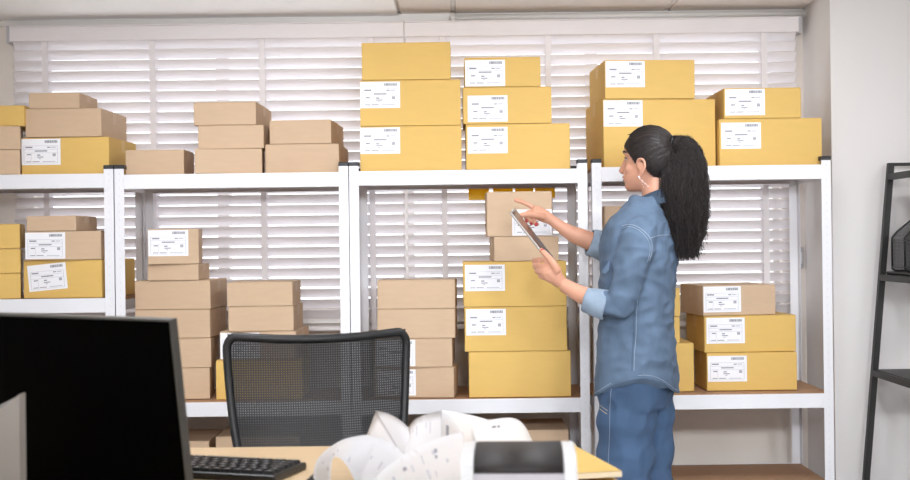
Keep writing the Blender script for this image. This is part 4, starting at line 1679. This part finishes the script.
for i in range(NR):
    for k in range(NS):
        f = sum(gridv[i + di][(k + dk) % NS][0] for di in (0, 1) for dk in (0, 1)) / 4
        l = sum(gridv[i + di][(k + dk) % NS][1] for di in (0, 1) for dk in (0, 1)) / 4
        z = sum(gridv[i + di][(k + dk) % NS][2] for di in (0, 1) for dk in (0, 1)) / 4
        if z < hairline(f):
            continue
        try:
            fc = b.faces.new((hv(i, k), hv(i, k + 1), hv(i + 1, k + 1), hv(i + 1, k)))
            fc.smooth = True
        except ValueError:
            pass
bmesh.ops.remove_doubles(b, verts=b.verts, dist=0.0004)
bmesh.ops.recalc_face_normals(b, faces=b.faces)
bmesh.ops.solidify(b, geom=list(b.faces), thickness=0.008)
hair = obj('hair', b, 'hair_black', person, world=True, smooth=True)

# combed strands from the hairline to the tie
rs = random.Random(11)
b = bmesh.new()
c = H(-0.008, 0, 0.011)
for n in range(260):
    s = rs.choice((-1, 1, -1))
    s = -s      # most on the near side
    f0 = rs.uniform(-0.03, 0.078)
    z0 = hairline(f0) + rs.uniform(-0.003, 0.006)
    zz = (z0 - 0.011) / 0.1045
    ff = (f0 + 0.006) / 0.0975
    rem = 1 - zz * zz - ff * ff
    if rem < 0:
        rem = 0
    p0 = H(f0, s * 0.080 * math.sqrt(rem), z0)
    if rs.random() < 0.35:
        a = rs.uniform(0, math.pi)
        p0 = H(0.078 - 0.05 * abs(math.cos(a)) , 0.075 * math.cos(a), 0.036 + 0.05 * math.sin(a))
    pts = []
    jit = rs.uniform(-0.004, 0.004)
    for k in range(11):
        t_ = k / 10
        p = p0.lerp(TIE + Vector((0, 0, jit)), t_)
        d = p - c
        # push onto the cap
        x, y, z = (d.dot(HF) - 0.002) / 0.0982, d.dot(HL) / 0.0820, d.z / 0.1052
        r = math.sqrt(x * x + y * y + z * z)
        if r > 1e-4 and r < 1.0:
            p = c + d * (1.0 / r)
        pts.append(p)
    tube(b, pts, 0.0009, 3, cap=False)
o = obj('combed_strand', b, 'hair_strand', hair, world=True); o['kind'] = 'stuff'

b = bmesh.new()
for n in range(90):
    f0 = rs.uniform(0.0, 0.084)
    z0 = hairline(f0) + 0.004
    zz, ff = (z0 - 0.011) / 0.1045, (f0 + 0.006) / 0.0975
    rem = max(0.0, 1 - zz * zz - ff * ff)
    p0 = H(f0, 0.080 * math.sqrt(rem), z0)
    ln = rs.uniform(0.006, 0.014)
    d = (UPV * -1 + HF * rs.uniform(-0.6, 0.3)).normalized()
    ins = HL * -0.25
    tube(b, [p0, p0 + (d + ins * 0.5) * ln * 0.5, p0 + (d + ins) * ln], [0.0007, 0.0006, 0.0003], 3, cap=False)
o = obj('baby_hair', b, 'hair_strand', hair, world=True); o['kind'] = 'stuff'

PY = 4.115
path = [P(671, 143, 4.125), P(678, 144.5, PY), P(685, 149, PY), P(686.5, 159, PY), P(684.5, 175, PY), P(683, 197, PY), P(684, 217, PY), P(686.5, 236, PY), P(688, 250, PY)]
prad = [0.015, 0.024, 0.040, 0.058, 0.075, 0.083, 0.079, 0.060, 0.026]
cp = catmull(path, 5)
cr_ = []
for i in range(len(path) - 1):
    for k in range(5):
        cr_.append(prad[i] + (prad[i + 1] - prad[i]) * k / 5)
cr_.append(prad[-1])
b = bmesh.new()
rg = tube(b, cp, [r * 0.80 for r in cr_], 28)
for row in rg:
    for v in row:
        nz = noise.noise(v.co * 38) * 0.010 + noise.noise(Vector((v.co.x * 90, v.co.y * 90, v.co.z * 30))) * 0.005
        ax_ = min(cp, key=lambda q: (q - v.co).length)
        v.co += (v.co - ax_).normalized() * nz
obj('ponytail', b, 'hair_black', hair, world=True, smooth=True)
b = bmesh.new()
fr_ = frames(cp)
for n in range(1500):
    a = rs.uniform(0, 2 * math.pi)
    rho = math.sqrt(rs.uniform(0.45, 1.0)) * (1.0 if rs.random() < 0.8 else rs.uniform(1.0, 1.16))
    n0 = rs.choice((0, 0, 0, 2, 6, 12))
    n1 = len(cp) - 1 - int(abs(rs.gauss(0, 5)))
    ph, fq, am = rs.uniform(0, 6.28), rs.uniform(60, 130), rs.uniform(0.003, 0.0085)
    pts = []
    dist = 0
    for k in range(n0, max(n0 + 6, n1)):
        if k >= len(cp):
            break
        for h_ in (0, 0.5):
            if k + 1 < len(cp):
                p = cp[k].lerp(cp[k + 1], h_); r = cr_[k] + (cr_[k + 1] - cr_[k]) * h_
            else:
                p = cp[k]; r = cr_[k]
            dist += 0.004
            x, y = fr_[k]
            q = p + x * (r * rho * math.cos(a)) + y * (r * rho * math.sin(a))
            q += x * (am * math.sin(dist * fq * 2 + ph)) + y * (am * math.cos(dist * fq * 1.7 + ph * 2)) + UPV * (am * 0.5 * math.sin(dist * fq * 2.3))
            pts.append(q)
    if rs.random() < 0.6 and len(pts) > 5:      # flyaway ends
        d = (pts[-1] - pts[-4]).normalized()
        for k in range(5):
            pts.append(pts[-1] + d * 0.005 + Vector((rs.uniform(-0.003, 0.003), rs.uniform(-0.003, 0.003), -0.003)))
    tube(b, pts, 0.00075, 3, cap=False)
o = obj('curly_strand', b, 'hair_strand', hair, world=True); o['kind'] = 'stuff'
b = bmesh.new()
cpt = [cp[2] + fr_[2][0] * (0.024 * math.cos(a * math.pi / 8)) + fr_[2][1] * (0.024 * math.sin(a * math.pi / 8)) for a in range(17)]
tube(b, cpt, 0.005, 8); obj('hair_tie', b, 'plastic_black', hair, world=True)

# earring: stud and dangling crystals
b = bmesh.new()
e0 = H(0.009, 0.078, -0.066)
sphere(b, e0, 0.0034)
for k in range(7):
    sphere(b, e0 + HF * (-0.003 - 0.0045 * k) + HL * (0.002 - 0.0012 * k) + UPV * (-0.006 - 0.0045 * k), 0.0013 if k % 2 else 0.0019, seg=8, rings=6)
for k in range(5):
    sphere(b, e0 + HF * (-0.006 - 0.0030 * k) + HL * 0.003 + UPV * (-0.004 - 0.008 * k), 0.0013, seg=8, rings=6)
tag(obj('earring', b, 'crystal', person, world=True), 'dangling crystal earring')

# ---- tablet
tc_ = P(532.5, 236, 4.115)
e1 = (P(553, 261, 4.115) - P(512.5, 210, 4.115))
TL = e1.length
e1.normalize()
n0 = Vector((-e1.z, 0, e1.x))
if n0.x < 0:
    n0 = -n0
nrm = (n0 + Vector((0, -0.17, 0)))
nrm = (nrm - e1 * nrm.dot(e1)).normalized()
e2 = nrm.cross(e1).normalized()
TM = Matrix((e1, e2, nrm)).transposed().to_4x4()
t = empty('tablet', tc_, 0, 'silver tablet held up by the woman, seen nearly edge-on', 'tablet')
b = bmesh.new(); bbox(b, -TL / 2, TL / 2, -0.082, 0.082, -0.004, 0.003, 0.002, 2, M=TM); obj('case', b, 'tablet_silver', t)
b = bmesh.new(); box(b, -TL / 2 + 0.006, TL / 2 - 0.006, -0.076, 0.076, 0.003, 0.0036, M=TM); obj('screen', b, 'tablet_screen', t)
